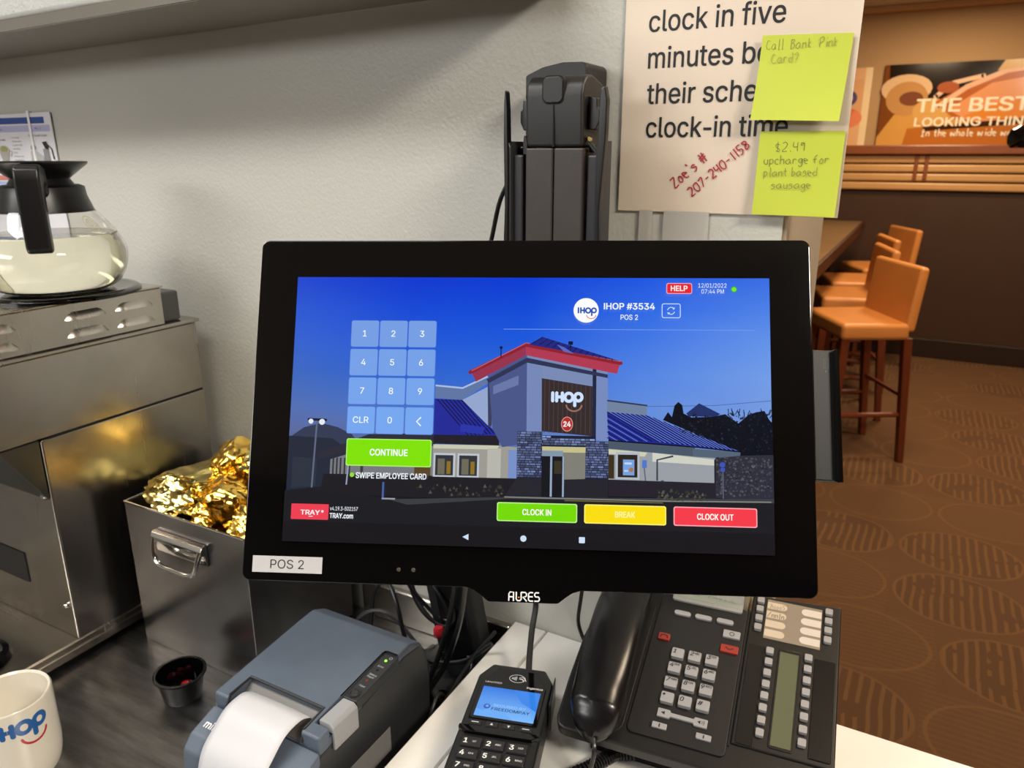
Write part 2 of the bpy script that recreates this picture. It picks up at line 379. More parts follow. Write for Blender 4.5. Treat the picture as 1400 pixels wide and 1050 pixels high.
# ================================================================ SETTING
YW = .768; ZW = .954; ZS = .894; XE = -.12; FARY = 6.68
carpet, nt, bs = node_mat('carpet')
def build_carpet():
    L = nt.links.new
    def mth(op, a, b=None, c=None):
        n = nt.nodes.new('ShaderNodeMath'); n.operation = op
        for i, x in enumerate((a, b, c)):
            if x is None: continue
            if isinstance(x, (int, float)): n.inputs[i].default_value = x
            else: L(x, n.inputs[i])
        return n.outputs[0]
    tc = nt.nodes.new('ShaderNodeTexCoord'); wn = nt.nodes.new('ShaderNodeTexNoise'); wn.inputs['Scale'].default_value = 3
    mx = nt.nodes.new('ShaderNodeMix'); mx.data_type = 'VECTOR'; mx.inputs[0].default_value = .035
    L(tc.outputs['Object'], wn.inputs[0]); L(tc.outputs['Object'], mx.inputs[4]); L(wn.outputs['Color'], mx.inputs[5])
    sp = nt.nodes.new('ShaderNodeSeparateXYZ'); L(mx.outputs[1], sp.inputs[0]); X, Y = sp.outputs[0], sp.outputs[1]
    v = mth('DIVIDE', Y, .37); row = mth('FLOOR', v)
    u = mth('ADD', mth('DIVIDE', X, .44), mth('MULTIPLY', mth('SINE', mth('MULTIPLY', row, 2.3)), .5))
    fx = mth('SUBTRACT', mth('FRACT', u), .5); fy = mth('SUBTRACT', mth('FRACT', v), .5)
    d = mth('SQRT', mth('ADD', mth('MULTIPLY', fx, fx), mth('MULTIPLY', fy, fy)))
    cb = nt.nodes.new('ShaderNodeCombineXYZ'); L(mth('FLOOR', u), cb.inputs[0]); L(row, cb.inputs[1])
    wh = nt.nodes.new('ShaderNodeTexWhiteNoise'); wh.noise_dimensions = '2D'; L(cb.outputs[0], wh.inputs['Vector'])
    inside = mth('LESS_THAN', d, .47); ring = mth('MULTIPLY', mth('LESS_THAN', d, .48), mth('GREATER_THAN', d, .455))
    kind = mth('GREATER_THAN', wh.outputs['Value'], .42)
    sv = mth('GREATER_THAN', mth('SINE', mth('MULTIPLY', X, 205)), .45); sh = mth('GREATER_THAN', mth('SINE', mth('MULTIPLY', Y, 260)), .2)
    brk = nt.nodes.new('ShaderNodeTexNoise'); brk.inputs['Scale'].default_value = 7; L(tc.outputs['Object'], brk.inputs[0])
    ok = mth('GREATER_THAN', brk.outputs[0], .42)
    a = mth('MULTIPLY', mth('MULTIPLY', mth('MULTIPLY', sv, kind), inside), ok)
    b_ = mth('MULTIPLY', mth('MULTIPLY', sh, mth('SUBTRACT', 1, kind)), .35)
    lt = mth('MINIMUM', mth('ADD', mth('ADD', a, mth('MULTIPLY', ring, .9)), b_), 1)
    dark = mth('MULTIPLY', inside, kind)
    m1 = nt.nodes.new('ShaderNodeMix'); m1.data_type = 'RGBA'; m1.inputs[6].default_value = (*lin((104, 69, 38)), 1); m1.inputs[7].default_value = (*lin((96, 63, 34)), 1)
    m2 = nt.nodes.new('ShaderNodeMix'); m2.data_type = 'RGBA'; m2.inputs[7].default_value = (*lin((121, 83, 46)), 1)
    L(dark, m1.inputs[0]); L(m1.outputs[2], m2.inputs[6]); L(lt, m2.inputs[0]); 
    n3 = nt.nodes.new('ShaderNodeTexNoise'); n3.inputs['Scale'].default_value = 260; L(tc.outputs['Object'], n3.inputs[0])
    m3 = nt.nodes.new('ShaderNodeMix'); m3.data_type = 'RGBA'; m3.blend_type = 'MULTIPLY'; m3.inputs[0].default_value = .5
    L(m2.outputs[2], m3.inputs[6]); L(n3.outputs[0], m3.inputs[7]); L(m3.outputs[2], bs.inputs['Base Color']); bs.inputs['Roughness'].default_value = .95
    bp = nt.nodes.new('ShaderNodeBump'); bp.inputs['Strength'].default_value = .5; bp.inputs['Distance'].default_value = .004; L(n3.outputs[0], bp.inputs['Height']); L(bp.outputs[0], bs.inputs['Normal'])
build_carpet()
struct('floor', b2(-3, 3.6, -3, FARY + .1, -.05, 0), carpet)
struct('ceiling', b2(-3, 3.6, -3, FARY + .1, 2.58, 2.63), M_ceil)
struct('wall_back', b2(-3, XE, YW, 1.06, 0, 2.58), M_wall)
struct('trim_1', b2(XE, XE + .004, YW + .004, 1.06, ZW, 2.58), M_end)   # painted end cap of the back wall
struct('wall_left', b2(-3.1, -3, -3, FARY, 0, 2.58), M_wall)
struct('wall_rear', b2(-3, 3.6, -3.1, -3, 0, 2.58), mat('rear_wall_paint', (112, 106, 99), .6))
struct('wall_right', b2(3.6, 3.7, -3, FARY, 0, 2.58), mat('beige_wall', (176, 140, 98), .7))
struct('wall_far', b2(-3, 3.6, FARY, FARY + .1, 0, 2.58), mat('beige_wall', (176, 140, 98), .7))
M_brown = mat('brown_wainscot', (60, 36, 20), .55, var=(8, .1))
struct('trim_2', b2(-3, 3.6, FARY - .012, FARY, .15, 1.27), M_brown)
struct('baseboard_far', b2(-3, 3.6, FARY - .03, FARY, 0, .15, .005), mat('dark_base', (38, 20, 12), .45))
M_sill = mat('red_wood', (128, 70, 38), .35, var=(6, .25)); M_slat = mat('tan_wood', (196, 150, 98), .4, var=(6, .08))
struct('trim_3', b2(-3, 3.6, FARY - .09, FARY, 1.545, 1.612, .008), M_sill)
for i in range(4):
    z1 = 1.538 - i * .066
    struct('trim_%d' % (4 + i), b2(-3, 3.6, FARY - .05, FARY, z1 - .056, z1, .012), M_slat)
struct('trim_8', b2(-3, 3.6, FARY - .015, FARY - .001, 1.27, 1.55), M_gap)
for k, xx in enumerate((-.135, -.067)): struct('trim_%d' % (9 + k), b2(xx, xx + .028, FARY - .058, FARY - .01, 1.36, 1.538, .004), M_sill)
struct('trim_11', b2(-3, 3.6, FARY - .08, FARY, 2.54, 2.58, .01), mat('crown', (205, 165, 115), .6))

# ================================================================ POSTERS ON THE FAR WALL
def banner():
    t = thing('wall_banner', 'long printed food banner with white lettering on the far wall above the wooden rail', 'banner', (-.42, FARY - .03, 1.61))
    part('board', b2(0, 2.3, .005, .028, 0, .57), mat('board_edge', (60, 45, 35), .5), t)
    f = planef((0, .004, 0), (1, 0, 0), (0, 0, 1), (0, -1, 0)); c = Canvas(f, .0001)
    c.rect(0, 0, 2.3, .57, (120, 66, 26)); c.poly([(.03, .57), (2.3, .57), (2.3, .33), (.05, .30)], (32, 22, 17))
    c.poly([(0, .06), (.1, .22), (.35, .26), (.55, .2), (.6, .0), (.0, 0)], (205, 150, 76))           # potatoes
    c.poly(circ(.16, .40, .17, 20, .1), (216, 180, 140)); c.poly(circ(.17, .33, .14, 20, .12), (188, 138, 84)); c.poly(circ(.2, .33, .08, 16, .05), (120, 70, 48))
    c.poly(circ(.34, .24, .12, 20, .09), (208, 160, 92))
    c.poly([(.36, .30), (.62, .46), (.9, .52), (1.3, .50), (1.7, .38), (1.7, .2), (.9, .16), (.5, .18)], (176, 96, 44))
    c.poly([(.45, .25), (.7, .42), (1.0, .47), (1.35, .42), (1.7, .3), (1.5, .2), (.6, .16)], (217, 146, 98))
    c.poly([(.55, .20), (.8, .30), (1.1, .33), (1.5, .28), (1.6, .2), (1.0, .14)], (214, 132, 48))
    c.stroke([(.38, .27), (.55, .40), (.78, .50), (1.05, .53), (1.3, .49), (1.6, .40)], .035, (226, 176, 146))
    c.stroke([(.36, .34), (.46, .43), (.64, .47)], .03, (222, 186, 156)); c.poly(circ(.43, .40, .07, 16, .04), (166, 88, 52))
    c.poly([(.72, .50), (.76, .57), (1.08, .57), (1.06, .49), (.9, .52)], (206, 166, 112))
    c.poly([(.18, .0), (.2, .12), (.9, .17), (1.5, .13), (2.2, .2), (2.2, 0)], (178, 104, 40)); c.poly([(.3, .13), (1.0, .19), (1.1, .155), (.32, .10)], (58, 30, 16))
    c.poly([(.9, .12), (1.5, .2), (2.1, .33), (2.2, .1), (1.4, .05)], (120, 62, 26))
    c.text('THE BEST', .245, .235, .088, .70, (240, 228, 208), .02); c.text('LOOKING THIN', .245, .135, .058, .68, (240, 228, 208), .018)
    c.hand('In the whole wide world', .30, .065, .05, .007, (240, 228, 208), .0, .66)
    c.build('print', M_printg, t)
banner()
def poster():
    t = thing('wall_poster', 'pale orange poster with dark blue letters left of the food banner on the far wall', 'poster', (-1.0, FARY - .03, 1.61))
    part('board', b2(0, .5, .005, .028, 0, .56), mat('board_edge', (60, 45, 35), .5), t)
    c = Canvas(planef((0, .004, 0), (1, 0, 0), (0, 0, 1), (0, -1, 0)), .0001)
    c.rect(0, 0, .5, .56, (222, 170, 124)); c.rect(.45, 0, .5, .56, (232, 205, 165)); c.rect(0, .2, .45, .48, (216, 160, 112)); c.poly(circ(.36, .2, .1, 20, .07), (226, 128, 88))
    c.pancake(.085, .29, .11, (66, 60, 110), (226, 110, 80)); c.build('print', M_print, t)
poster()

# ================================================================ BAR COUNTER AND STOOLS
def bar():
    t = thing('bar_counter', 'long dining room bar with a dark edge, running away from the kitchen', 'bar', (-.75, 1.2, 0))
    mt = mat('bar_top', (120, 94, 66), .3, var=(5, .1)); me = mat('bar_edge', (56, 30, 18), .4, var=(9, .3)); mo = mat('orange_wood', (196, 112, 44), .35, var=(10, .2))
    part('countertop', b2(-1.15, -.43, 1.3, FARY - .16, 1.01, 1.05, .004), mt, t, world=True)
    part('front_edge', b2(-.43, -.41, 2.9, FARY - .16, .985, 1.052, .004), me, t, world=True)
    part('end_panel', b2(-.50, -.43, 1.3, 2.9, .96, 1.052, .004), mo, t, world=True, label='orange wood end section')
    part('apron', b2(-1.0, -.62, 1.3, FARY - .2, 0, 1.01), mat('bar_apron', (30, 18, 13), .5), t, world=True)
bar()
j = thing('table_jar', 'small pale jar standing on the dining room bar behind the sticky notes', 'jar', (-.56, 4.3, 1.05))
part('jar_body', lathe([(0, 0), (.035, 0), (.038, .02), (.038, .09), (.03, .11), (0, .11)], 20), mat('pale_glaze', (205, 175, 150), .2), j, True)
part('lid', lathe([(0, .11), (.03, .11), (.03, .13), (0, .135)], 20), mat('jar_lid', (240, 205, 170), .2), j, True)
M_lea = mat('tan_leather', (212, 138, 72), .38, bump=(45, .25, .002), var=(5, .1)); M_leg = mat('cherry_wood', (104, 46, 22), .4, var=(7, .25))
def stool(mtx, label):
    t = thing('bar_stool', label, 'stool', mtx=mtx, group='leather bar stools along the dining room bar')
    s = prism([(.17, -.225), (.17, .225), (-.17, .235), (-.17, -.235)], .66, .745, 'z', .022, 3); part('seat', s, M_lea, t, True)
    b = prism([(-.145, .70), (-.195, .70), (-.225, 1.02), (-.178, 1.025)], -.232, .232, 'y', .018, 3)
    part('backrest', b, M_lea, t, True)
    for x, y, dx in ((.14, .195, .012), (.14, -.195, .012), (-.17, .205, -.06), (-.17, -.205, -.06)):
        g = prism([(x - .022, .67), (x + .022, .67), (x + dx + .016, 0), (x + dx - .016, 0)], y - .02, y + .02, 'y', .003, 1); part('leg', g, M_leg, t)
    for y in (-.2, .2): part('stretcher', tube([(.15, y, .26), (-.21, y, .26)], .013, 6, smooth=False), M_leg, t)
    part('stretcher', tube([(.148, -.195, .30), (.148, .195, .30)], .015, 6, smooth=False), M_leg, t)
    part('stretcher', tube([(-.20, -.205, .36), (-.20, .205, .36)], .012, 6, smooth=False), M_leg, t)
    return t
def smx(x, y, deg): return Matrix.Translation((x, y, 0)) @ Matrix.Rotation(math.radians(deg), 4, 'Z')
st = stool(smx(-.252, 4.26, 210), 'nearest tan leather bar stool, turned away from the dark bar')
dup(st, smx(-.37, 4.98, 196), 'second tan leather bar stool, just behind the nearest one')
dup(st, smx(-.39, 5.60, 196), 'third tan leather bar stool from the kitchen, low back half hidden')
dup(st, smx(-.30, 6.35, 206), 'farthest tan leather bar stool, next to the brown wall')
def pendant():
    t = thing('pendant_lamp', 'black globe shaped pendant lamp hanging in front of the food banner', 'lamp', (.345, 4.3, 1.625))
    part('lamp_shade', lathe([(0, .05), (.03, .048), (.06, .03), (.07, 0), (.066, -.03), (.05, -.05), (.048, -.046), (.06, -.02), (.06, 0), (0, .03)], 32), M_blkg, t, True)
    m, n2, b = node_mat('warm_bulb'); b.inputs['Emission Color'].default_value = (1, .62, .3, 1); b.inputs['Emission Strength'].default_value = 3
    part('bulb', lathe([(0, -.045), (.025, -.04), (.032, -.02), (.02, 0), (0, .01)], 16), m, t, True)
    part('cord', tube([(0, 0, .05), (0, 0, .90)], .004, 6, smooth=False), M_blk, t)
pendant()

# ================================================================ WALL SHELF AND WHAT IS ON THE WALL
def shelf():
    sl = math.atan(.0207); M = Matrix.Translation((-.95, 0, 1.703)) @ Matrix.Rotation(-sl, 4, 'Y')
    t = thing('wall_shelf', 'stainless steel wall shelf with a polished turned-down front lip', 'shelf', mtx=M)
    part('shelf_board', b2(-1.2, .60, .625, YW - .002, 0, .003), mat('shelf_underside', (142, 136, 128), .55, .35), t)
    part('front_lip', prism([(.622, -.001), (.626, -.001), (.630, .016), (.640, .020), (.640, .0225), (.628, .020), (.620, .012)], -1.2, .60, 'x', .0004, 1), M_chrome, t, True)
    return M
SM = shelf()
def shelf_tub():
    t = thing('plastic_tub', 'translucent white plastic tub with a printed label on the wall shelf', 'tub', mtx=SM @ Matrix.Translation((-.12, .70, .0035)))
    m = mat('frosted_plastic', (172, 172, 168), .35, bump=(260, .8, .002))
    part('tub_wall', b2(-.9, .30, -.052, .055, 0, .11, .012), m, t)
    part('rim', b2(-.91, .31, -.057, .06, .105, .118, .004), m, t)
    c = Canvas(planef((-.130, -.0525, .012), (1, 0, 0), (0, 0, 1), (0, -1, 0), 1), .0002)
    c.rect(-.09, -.002, .0, .05, (228, 228, 240)); c.text('ED', -.024, .008, .008, col=(80, 80, 95)); c.build('printed_label', M_print, t)
shelf_tub()
def guide_sheet():
    t = thing('instruction_sheet', 'laminated drinks guide with a blue header taped to the wall behind the glass coffee pot', 'sheet', (-1.352, YW - .0025, 1.470))
    M = Matrix.Rotation(math.radians(-.5), 4, 'Y'); m = mat('lamination', (224, 224, 230), .1)
    part('sheet', b2(-.17, .113, -.001, .0005, -.14, .142, 0, M=M), m, t)
    f = planef((0, -.0012, .057), (1, 0, 0), (0, 0, 1), (0, -1, 0), 1, .62); c = Canvas(f, .00004)
    c.rect(-.165, .112, .094, .128, (36, 70, 150)); c.rect(-.165, .092, .106, .108, (178, 178, 214))
    c.text('Vessel Chart', -.06, .096, .005, .034, (70, 60, 90)); c.text('No. 1', .066, .098, .005, .016, (70, 60, 90)); c.text('Small Carafe Guide', .045, .080, .005, .05, (80, 80, 84))
    c.text('Skim Milk', -.048, .070, .005, .026, (60, 60, 60)); 
    for k, s in enumerate(('1 scoop', 'of ground', '2 pour full', 'serving', 'milk', 'measured', 'teaspoon', 'sifter', '1 scoop')): c.text(s, -.003, .076 - k * .0095, .0042, None, (110, 108, 112))
    c.poly(circ(-.030, .046, .0155, 20, .013), (190, 186, 180)); c.poly(circ(-.030, .048, .011, 20, .009), (150, 150, 96)); c.poly([(-.044, .042), (-.016, .042), (-.020, .018), (-.028, .012), (-.038, .016)], (166, 160, 156)); c.stroke([(-.015, .044), (-.007, .042), (-.012, .032)], .003, (170, 168, 164))
    c.poly(circ(.054, .052, .007, 16, .008), (150, 150, 150)); c.poly([(.046, .044), (.062, .044), (.080, .03), (.078, .012), (.05, .01), (.044, .02)], (176, 176, 176)); c.poly([(.080, .066), (.092, .068), (.096, .05), (.088, .045)], (30, 30, 34)); c.stroke([(.09, .062), (.103, .05), (.106, .024)], .003, (50, 50, 54)); c.poly([(.080, .05), (.094, .048), (.096, .02), (.09, .012), (.082, .018)], (140, 140, 142))
    c.rect(-.165, -.032, .105, -.020, (196, 120, 110)); c.rect(-.165, -.048, .105, -.036, (160, 170, 205))
    c.build('print', M_print, t)
    part('tape', b2(.052, .058, -.0025, -.0018, .062, .146, 0, M=Matrix.Rotation(math.radians(0), 4, 'Y')), mat('shiny_tape', (240, 240, 240), .05), t)
guide_sheet()

def curved_sheet(x0, x1, z0, z1, yf, nx=16, nz=16, th=.00025):
    """thin paper: yf(s,t) = y of the front; s,t in 0..1 across and up"""
    bm = BM(); g = {}
    for side in (0, 1):
        for i in range(nx + 1):
            for k in range(nz + 1):
                s_, t_ = i / nx, k / nz; g[side, i, k] = bm.verts.new((x0 + (x1 - x0) * s_, yf(s_, t_) + side * th, z0 + (z1 - z0) * t_))
    for side in (0, 1):
        for i in range(nx):
            for k in range(nz): bm.faces.new((g[side, i, k], g[side, i + 1, k], g[side, i + 1, k + 1], g[side, i, k + 1]))
    for i in range(nx):
        for k in (0, nz): bm.faces.new((g[0, i, k], g[0, i + 1, k], g[1, i + 1, k], g[1, i, k]))
    for k in range(nz):
        for i in (0, nx): bm.faces.new((g[0, i, k], g[0, i, k + 1], g[1, i, k + 1], g[1, i, k]))
    return bm
PX0, PX1, PZ0, PZ1 = -.2855, -.0715, EYE - .0565, EYE + .222
def paper_y(x, z): s_ = (x - PX0) / (PX1 - PX0); return YW - .003 - .004 * max(0, s_ - .75) ** 2 * 8
def sign():
    t = thing('paper_notice', 'white printed notice in large black type taped to the wall above the monitor', 'notice', (-.18, YW - .003, PZ0))
    part('sheet', curved_sheet(PX0, PX1, PZ0, PZ1, lambda s_, q: paper_y(PX0 + (PX1 - PX0) * s_, 0)), mat('notice_paper', (216, 200, 182), .38), t, True, world=True)
    f = lambda u, v, h: (u + .18, paper_y(u, v) - .0002 - h - (YW - .003), v - PZ0)
    c = Canvas(f, .00003); K = (14, 13, 15)
    for s_, x0, x1, z in (('clock in five', -.2612, -.135, .1125), ('minutes before', -.2603, -.1020, .0798), ('their scheduled', -.2597, -.0935, .0472), ('clock-in time', -.2590, -.1238, .0158)):
        c.text(s_, x0, EYE + z, .0186, x1 - x0, K, .007)
    c.hand("Zoe's #", -.2265, EYE - .0335, .0115, .0012, (165, 22, 50), math.radians(41), .044); c.hand('207-240-1158', -.2085, EYE - .0415, .0100, .0012, (165, 22, 50), math.radians(42), .072)
    c.build('printed_text', M_print, t)
sign()
def tape():
    m = mat('clear_tape', (206, 203, 198), .16, alpha=.55)
    for i, (x0, x1, z0, z1) in enumerate(((-.262, -.248, -.092, -.0555), (-.236, -.19, -.085, -.0555))):
        o = part('tape_strip', b2(x0, x1, YW - .0035, YW - .0031, EYE + z0, EYE + z1), m)
        tag(o, ('narrow' if i == 0 else 'wide') + ' clear tape strip on the wall under the paper notice', 'tape')
tape()
def sticky(name_, lab, x0, x1, z0, z1, lines, bend, tilt):
    t = thing('sticky_note', lab, 'note', mtx=Matrix.Translation(((x0 + x1) / 2, YW - .0085, (z0 + z1) / 2)) @ Matrix.Rotation(math.radians(tilt), 4, 'Y'), group='yellow sticky notes on the notice')
    w, h = x1 - x0, z1 - z0; yf = lambda s_, q: -bend * (1 - q) ** 2
    part('paper', curved_sheet(-w / 2, w / 2, -h / 2, h / 2, yf, 8, 12), mat('sticky_yellow', (186, 198, 60), .55), t, True)
    c = Canvas(lambda u, v, hh: (u, yf(0, (v + h / 2) / h) - .0002 - hh, v), .00003)
    for s_, u, v, sz, cl, wd in lines: c.hand(s_, u, v, sz, .0005, cl, math.radians(1.5), wd)
    c.build('handwriting', M_print, t)
G = (140, 138, 62); G2 = (104, 106, 60)
sticky('a', 'upper yellow sticky note with faint pencil writing on the paper notice', -.1535, -.0775, EYE + .0285, EYE + .1005, [('Call', -.034, .024, .0085, G, .016), ('Bank', -.0135, .0245, .0085, G, .019), ('Pink', .0105, .025, .0085, G, .016), ('Card?', -.028, .0125, .0085, G, .024)], .011, 2.0)
sticky('b', 'lower yellow sticky note listing an upcharge price in pen', -.1470, -.0735, EYE - .0555, EYE + .0195, [('$2.49', -.023, .0195, .009, G2, .028), ('upcharge for', -.031, .0085, .0078, G2, .058), ('plant based', -.030, -.0025, .0078, G2, .048), ('sausage', -.022, -.0135, .0078, G2, .036)], .003, .3)

# ================================================================ COUNTERS
def white_counter():
    t = thing('service_counter', 'off-white laminate counter carrying the telephone and the card terminal', 'counter', (.3, .45, 0))
    part('edge_plank', b2(-.408, -.3615, .10, YW - .001, ZW - .05, ZW, .0015, 1), M_lam, t, world=True)
    part('worktop', b2(-.3602, 1.3, .10, YW - .001, ZW - .05, ZW, .0015, 1), M_lam, t, world=True)
    part('cabinet', b2(-.39, 1.28, .16, YW - .02, 0, ZW - .05), mat('cabinet_laminate', (120, 110, 98), .5), t, world=True)
white_counter()
def steel_counter():
    t = thing('steel_counter', 'scratched stainless steel worktop holding the brewer, bin, printer and mug', 'counter', (-1.3, .4, 0))
    part('worktop', b2(-2.6, -.412, -.02, YW - .001, ZS - .035, ZS, .002, 1), M_counter, t, world=True)
    part('cabinet', b2(-2.55, -.43, .05, YW - .02, 0, ZS - .035), M_steelv, t, world=True)
steel_counter()
o = part('splash_rail', b2(-.66, -.412, YW - .012, YW - .001, ZS, ZS + .055, .002, 1), M_steel); tag(o, 'low polished steel rail along the wall behind the printer', 'rail')

# ================================================================ COFFEE BREWER
XB = -.925
def brewer():
    t = thing('coffee_brewer', 'large stainless steel coffee brewer standing on the steel worktop at the left', 'brewer', (-1.1, .55, ZS))
    W_ = dict(world=True)
    part('column', b2(-1.25, XB, .49, .737, .925, 1.210, .0015, 1), M_steelv, t, **W_)
    part('head', b2(-1.27, XB, .20, .737, 1.2115, 1.314, .002, 1), M_steelv, t, **W_)
    part('head_cap', b2(-1.272, XB + .003, .20, .741, 1.314, 1.319, .001, 1), M_steel, t, **W_)
    part('seam', b2(-1.2, XB - .0008, .50, .735, 1.2095, 1.212), M_gap, t, **W_)
    part('corner_edge', tube([(XB - .0005, .4895, .928), (XB - .0005, .4895, 1.209)], .0010, 8, smooth=False), M_steelv, t, **W_)
    part('base', b2(-1.25, XB, .22, .737, ZS + .010, .925, .002, 1), M_steel, t, **W_)
    part('base_rail', b2(-1.25, XB + .0025, .215, .737, ZS + .010, ZS + .022, .001, 1), M_steelv, t, **W_)
    for x, y in ((-.95, .25), (-.95, .70), (-1.22, .70), (-1.22, .25)): part('foot', lathe([(0, 0), (.014, 0), (.014, .010), (0, .010)], 14, (x, y, ZS)), M_blk, t, **W_)
    # sloping spray guard under the head
    part('spray_guard', prism([(.44, 1.2105), (.488, 1.2105), (.488, 1.13)], -1.24, XB - .0015, 'x', .0005, 1), mat('dull_steel', (96, 96, 92), .3, .9), t, **W_)
    for z in (1.134, .975):
        part('bolt', lathe([(0, .006), (.0035, .006), (.005, .003), (.005, 0), (0, 0)], 12, M=Matrix.Translation((-.9365, .4898, z)) @ Matrix.Rotation(PI / 2, 4, 'X')), M_chrome, t, True, world=True)
    part('drip_cup', lathe([(0, .008), (.020, .006), (.026, .010), (.030, .004), (.036, .008), (.043, .007), (.047, 0), (0, 0)], 40, (-1.0, .392, .9252)), M_blkg, t, True, world=True)
    part('label_plate', b2(-1.25, -1.018, .4885, .4896, .985, 1.03), mat('plate_black', (35, 35, 38), .4), t, **W_)
brewer()
def louver(y0, y1, z):
    bm = BM(); n = 10; L_ = y1 - y0; rows = []
    for i in range(n + 1):
        s_ = i / n; y = y0 + L_ * s_; e = math.sin(min(1, min(s_, 1 - s_) * 5) * PI / 2)
        rows.append([(XB + .0001, y, z + .009 * e), (XB + .0035 * e, y, z + .004 * e), (XB + .0050 * e, y, z - .001), (XB + .0001, y, z - .0015)])
    vs_ = [[bm.verts.new(q) for q in r] for r in rows]
    for a, b in zip(vs_, vs_[1:]):
        for k in range(3): bm.faces.new((a[k], a[k + 1], b[k + 1], b[k]))
    return bm
def warmer():
    t = thing('warming_unit', 'flat louvred stainless warming unit sitting on top of the coffee brewer', 'warmer', (-1.1, .5, 1.319))
    part('housing', b2(-1.24, XB, .22, .686, 1.3195, 1.372, .0015, 1), M_steel, t, world=True)
    part('top_plate', b2(-1.243, XB + .002, .22, .688, 1.372, 1.3745, .0008, 1), M_steel, t, world=True)
    part('rear_box', b2(-1.1, XB - .012, .688, .722, 1.3195, 1.362, .003), mat('grey_box', (70, 70, 70), .4), t, world=True)
    for y in (.43, .5445, .6135):
        for z in (1.3515, 1.3295): part('louver', louver(y, y + .056, z), M_steel, t, True, world=True)
    part('hot_plate', lathe([(0, .004), (.076, .004), (.084, .006), (.092, .006), (.096, .003), (.096, 0), (0, 0)], 48, (-.992, .5875, 1.3747)), M_blkg, t, True, world=True)
warmer()
def carafe():
    z0 = 1.3805
    t = thing('coffee_carafe', 'round glass coffee pot with black collar and handle, half full of pale liquid', 'carafe', mtx=Matrix.Translation((-.994, .5865, z0)) @ Matrix.Diagonal((.97, .97, .93, 1)))
    gl, n_, b = node_mat('carafe_glass'); b.inputs['Transmission Weight'].default_value = 1; b.inputs['Roughness'].default_value = .0; b.inputs['IOR'].default_value = 1.3; b.inputs['Base Color'].default_value = (.985, .985, .975, 1)
    out = [(0, 0), (.055, 0), (.074, .006), (.085, .022), (.0905, .042), (.089, .058), (.080, .078), (.068, .095), (.056, .110), (.050, .118), (.048, .128)]
    inn = [(max(0, r - .002), z + (.002 if i < 2 else .0)) for i, (r, z) in enumerate(out)]
    def dens(p): return [(q.x, q.y) for q in smooth_path([(a, b_, 0) for a, b_ in p], 4)]
    part('glass_bowl', lathe(dens(out) + dens(inn)[::-1], 72), gl, t, True)
    lq, n_, b = node_mat('pale_liquid'); b.inputs['Transmission Weight'].default_value = 1; b.inputs['Roughness'].default_value = 0; b.inputs['IOR'].default_value = 1.22; b.inputs['Base Color'].default_value = (.97, .93, .70, 1)
    li = [(r, z) for r, z in dens(inn) if z < .076]; li = [(max(0, r - .0008), z + .0006) for r, z in li]
    part('liquid', lathe(li + [(li[-1][0], .0765), (0, .0765)], 72), lq, t, True)
    part('collar', lathe([(.0515, .106), (.058, .106), (.056, .112), (.051, .128), (.050, .139), (.044, .142), (.040, .142), (.040, .120), (.049, .112)], 48, closed=True), M_blk, t, True)
    part('pouring_funnel', lathe([(.040, .140), (.034, .150), (.046, .160), (.057, .169), (.058, .172), (.055, .1725), (.040, .164), (.026, .158), (0, .156), (0, .150), (.028, .146)], 48), M_blk, t, True)
    # handle stands towards the kitchen side
    a = math.radians(-38); d = Vector((math.cos(a), math.sin(a), 0)); P = lambda r, z: Vector((d.x * r, d.y * r, z))
    hb = BM(); R = Matrix.Rotation(a, 4, 'Z')
    prism([(.048, .132), (.050, .166), (.088, .170), (.104, .166), (.108, .150), (.108, .066), (.102, .060), (.090, .060), (.086, .066), (.085, .132), (.078, .146), (.062, .142), (.056, .128)], -.014, .014, 'y', .004, 3, bm=hb, M=R)
    part('handle', hb, M_blk, t, True)
    # etched round badge on the glass
    def ring(cz, ca, r): return [(ca + r * math.cos(k * PI / 12), cz + r * math.sin(k * PI / 12)) for k in range(24)]
    def gf(u, v, h): rr = .0755 + (.088 - v) * .9; ang = math.radians(10) + u / .08; return ((rr + .0012 + h) * math.cos(ang), (rr + .0012 + h) * math.sin(ang), v)
    c = Canvas(gf, .00005); B_ = (196, 184, 150); c.stroke(ring(.092, 0, .0095), .0012, B_, closed=True); c.stroke(ring(.092, 0, .0055), .001, B_, closed=True); c.text('S', -.003, .0885, .007, col=B_)
    c.build('badge', M_print, t)
carafe()

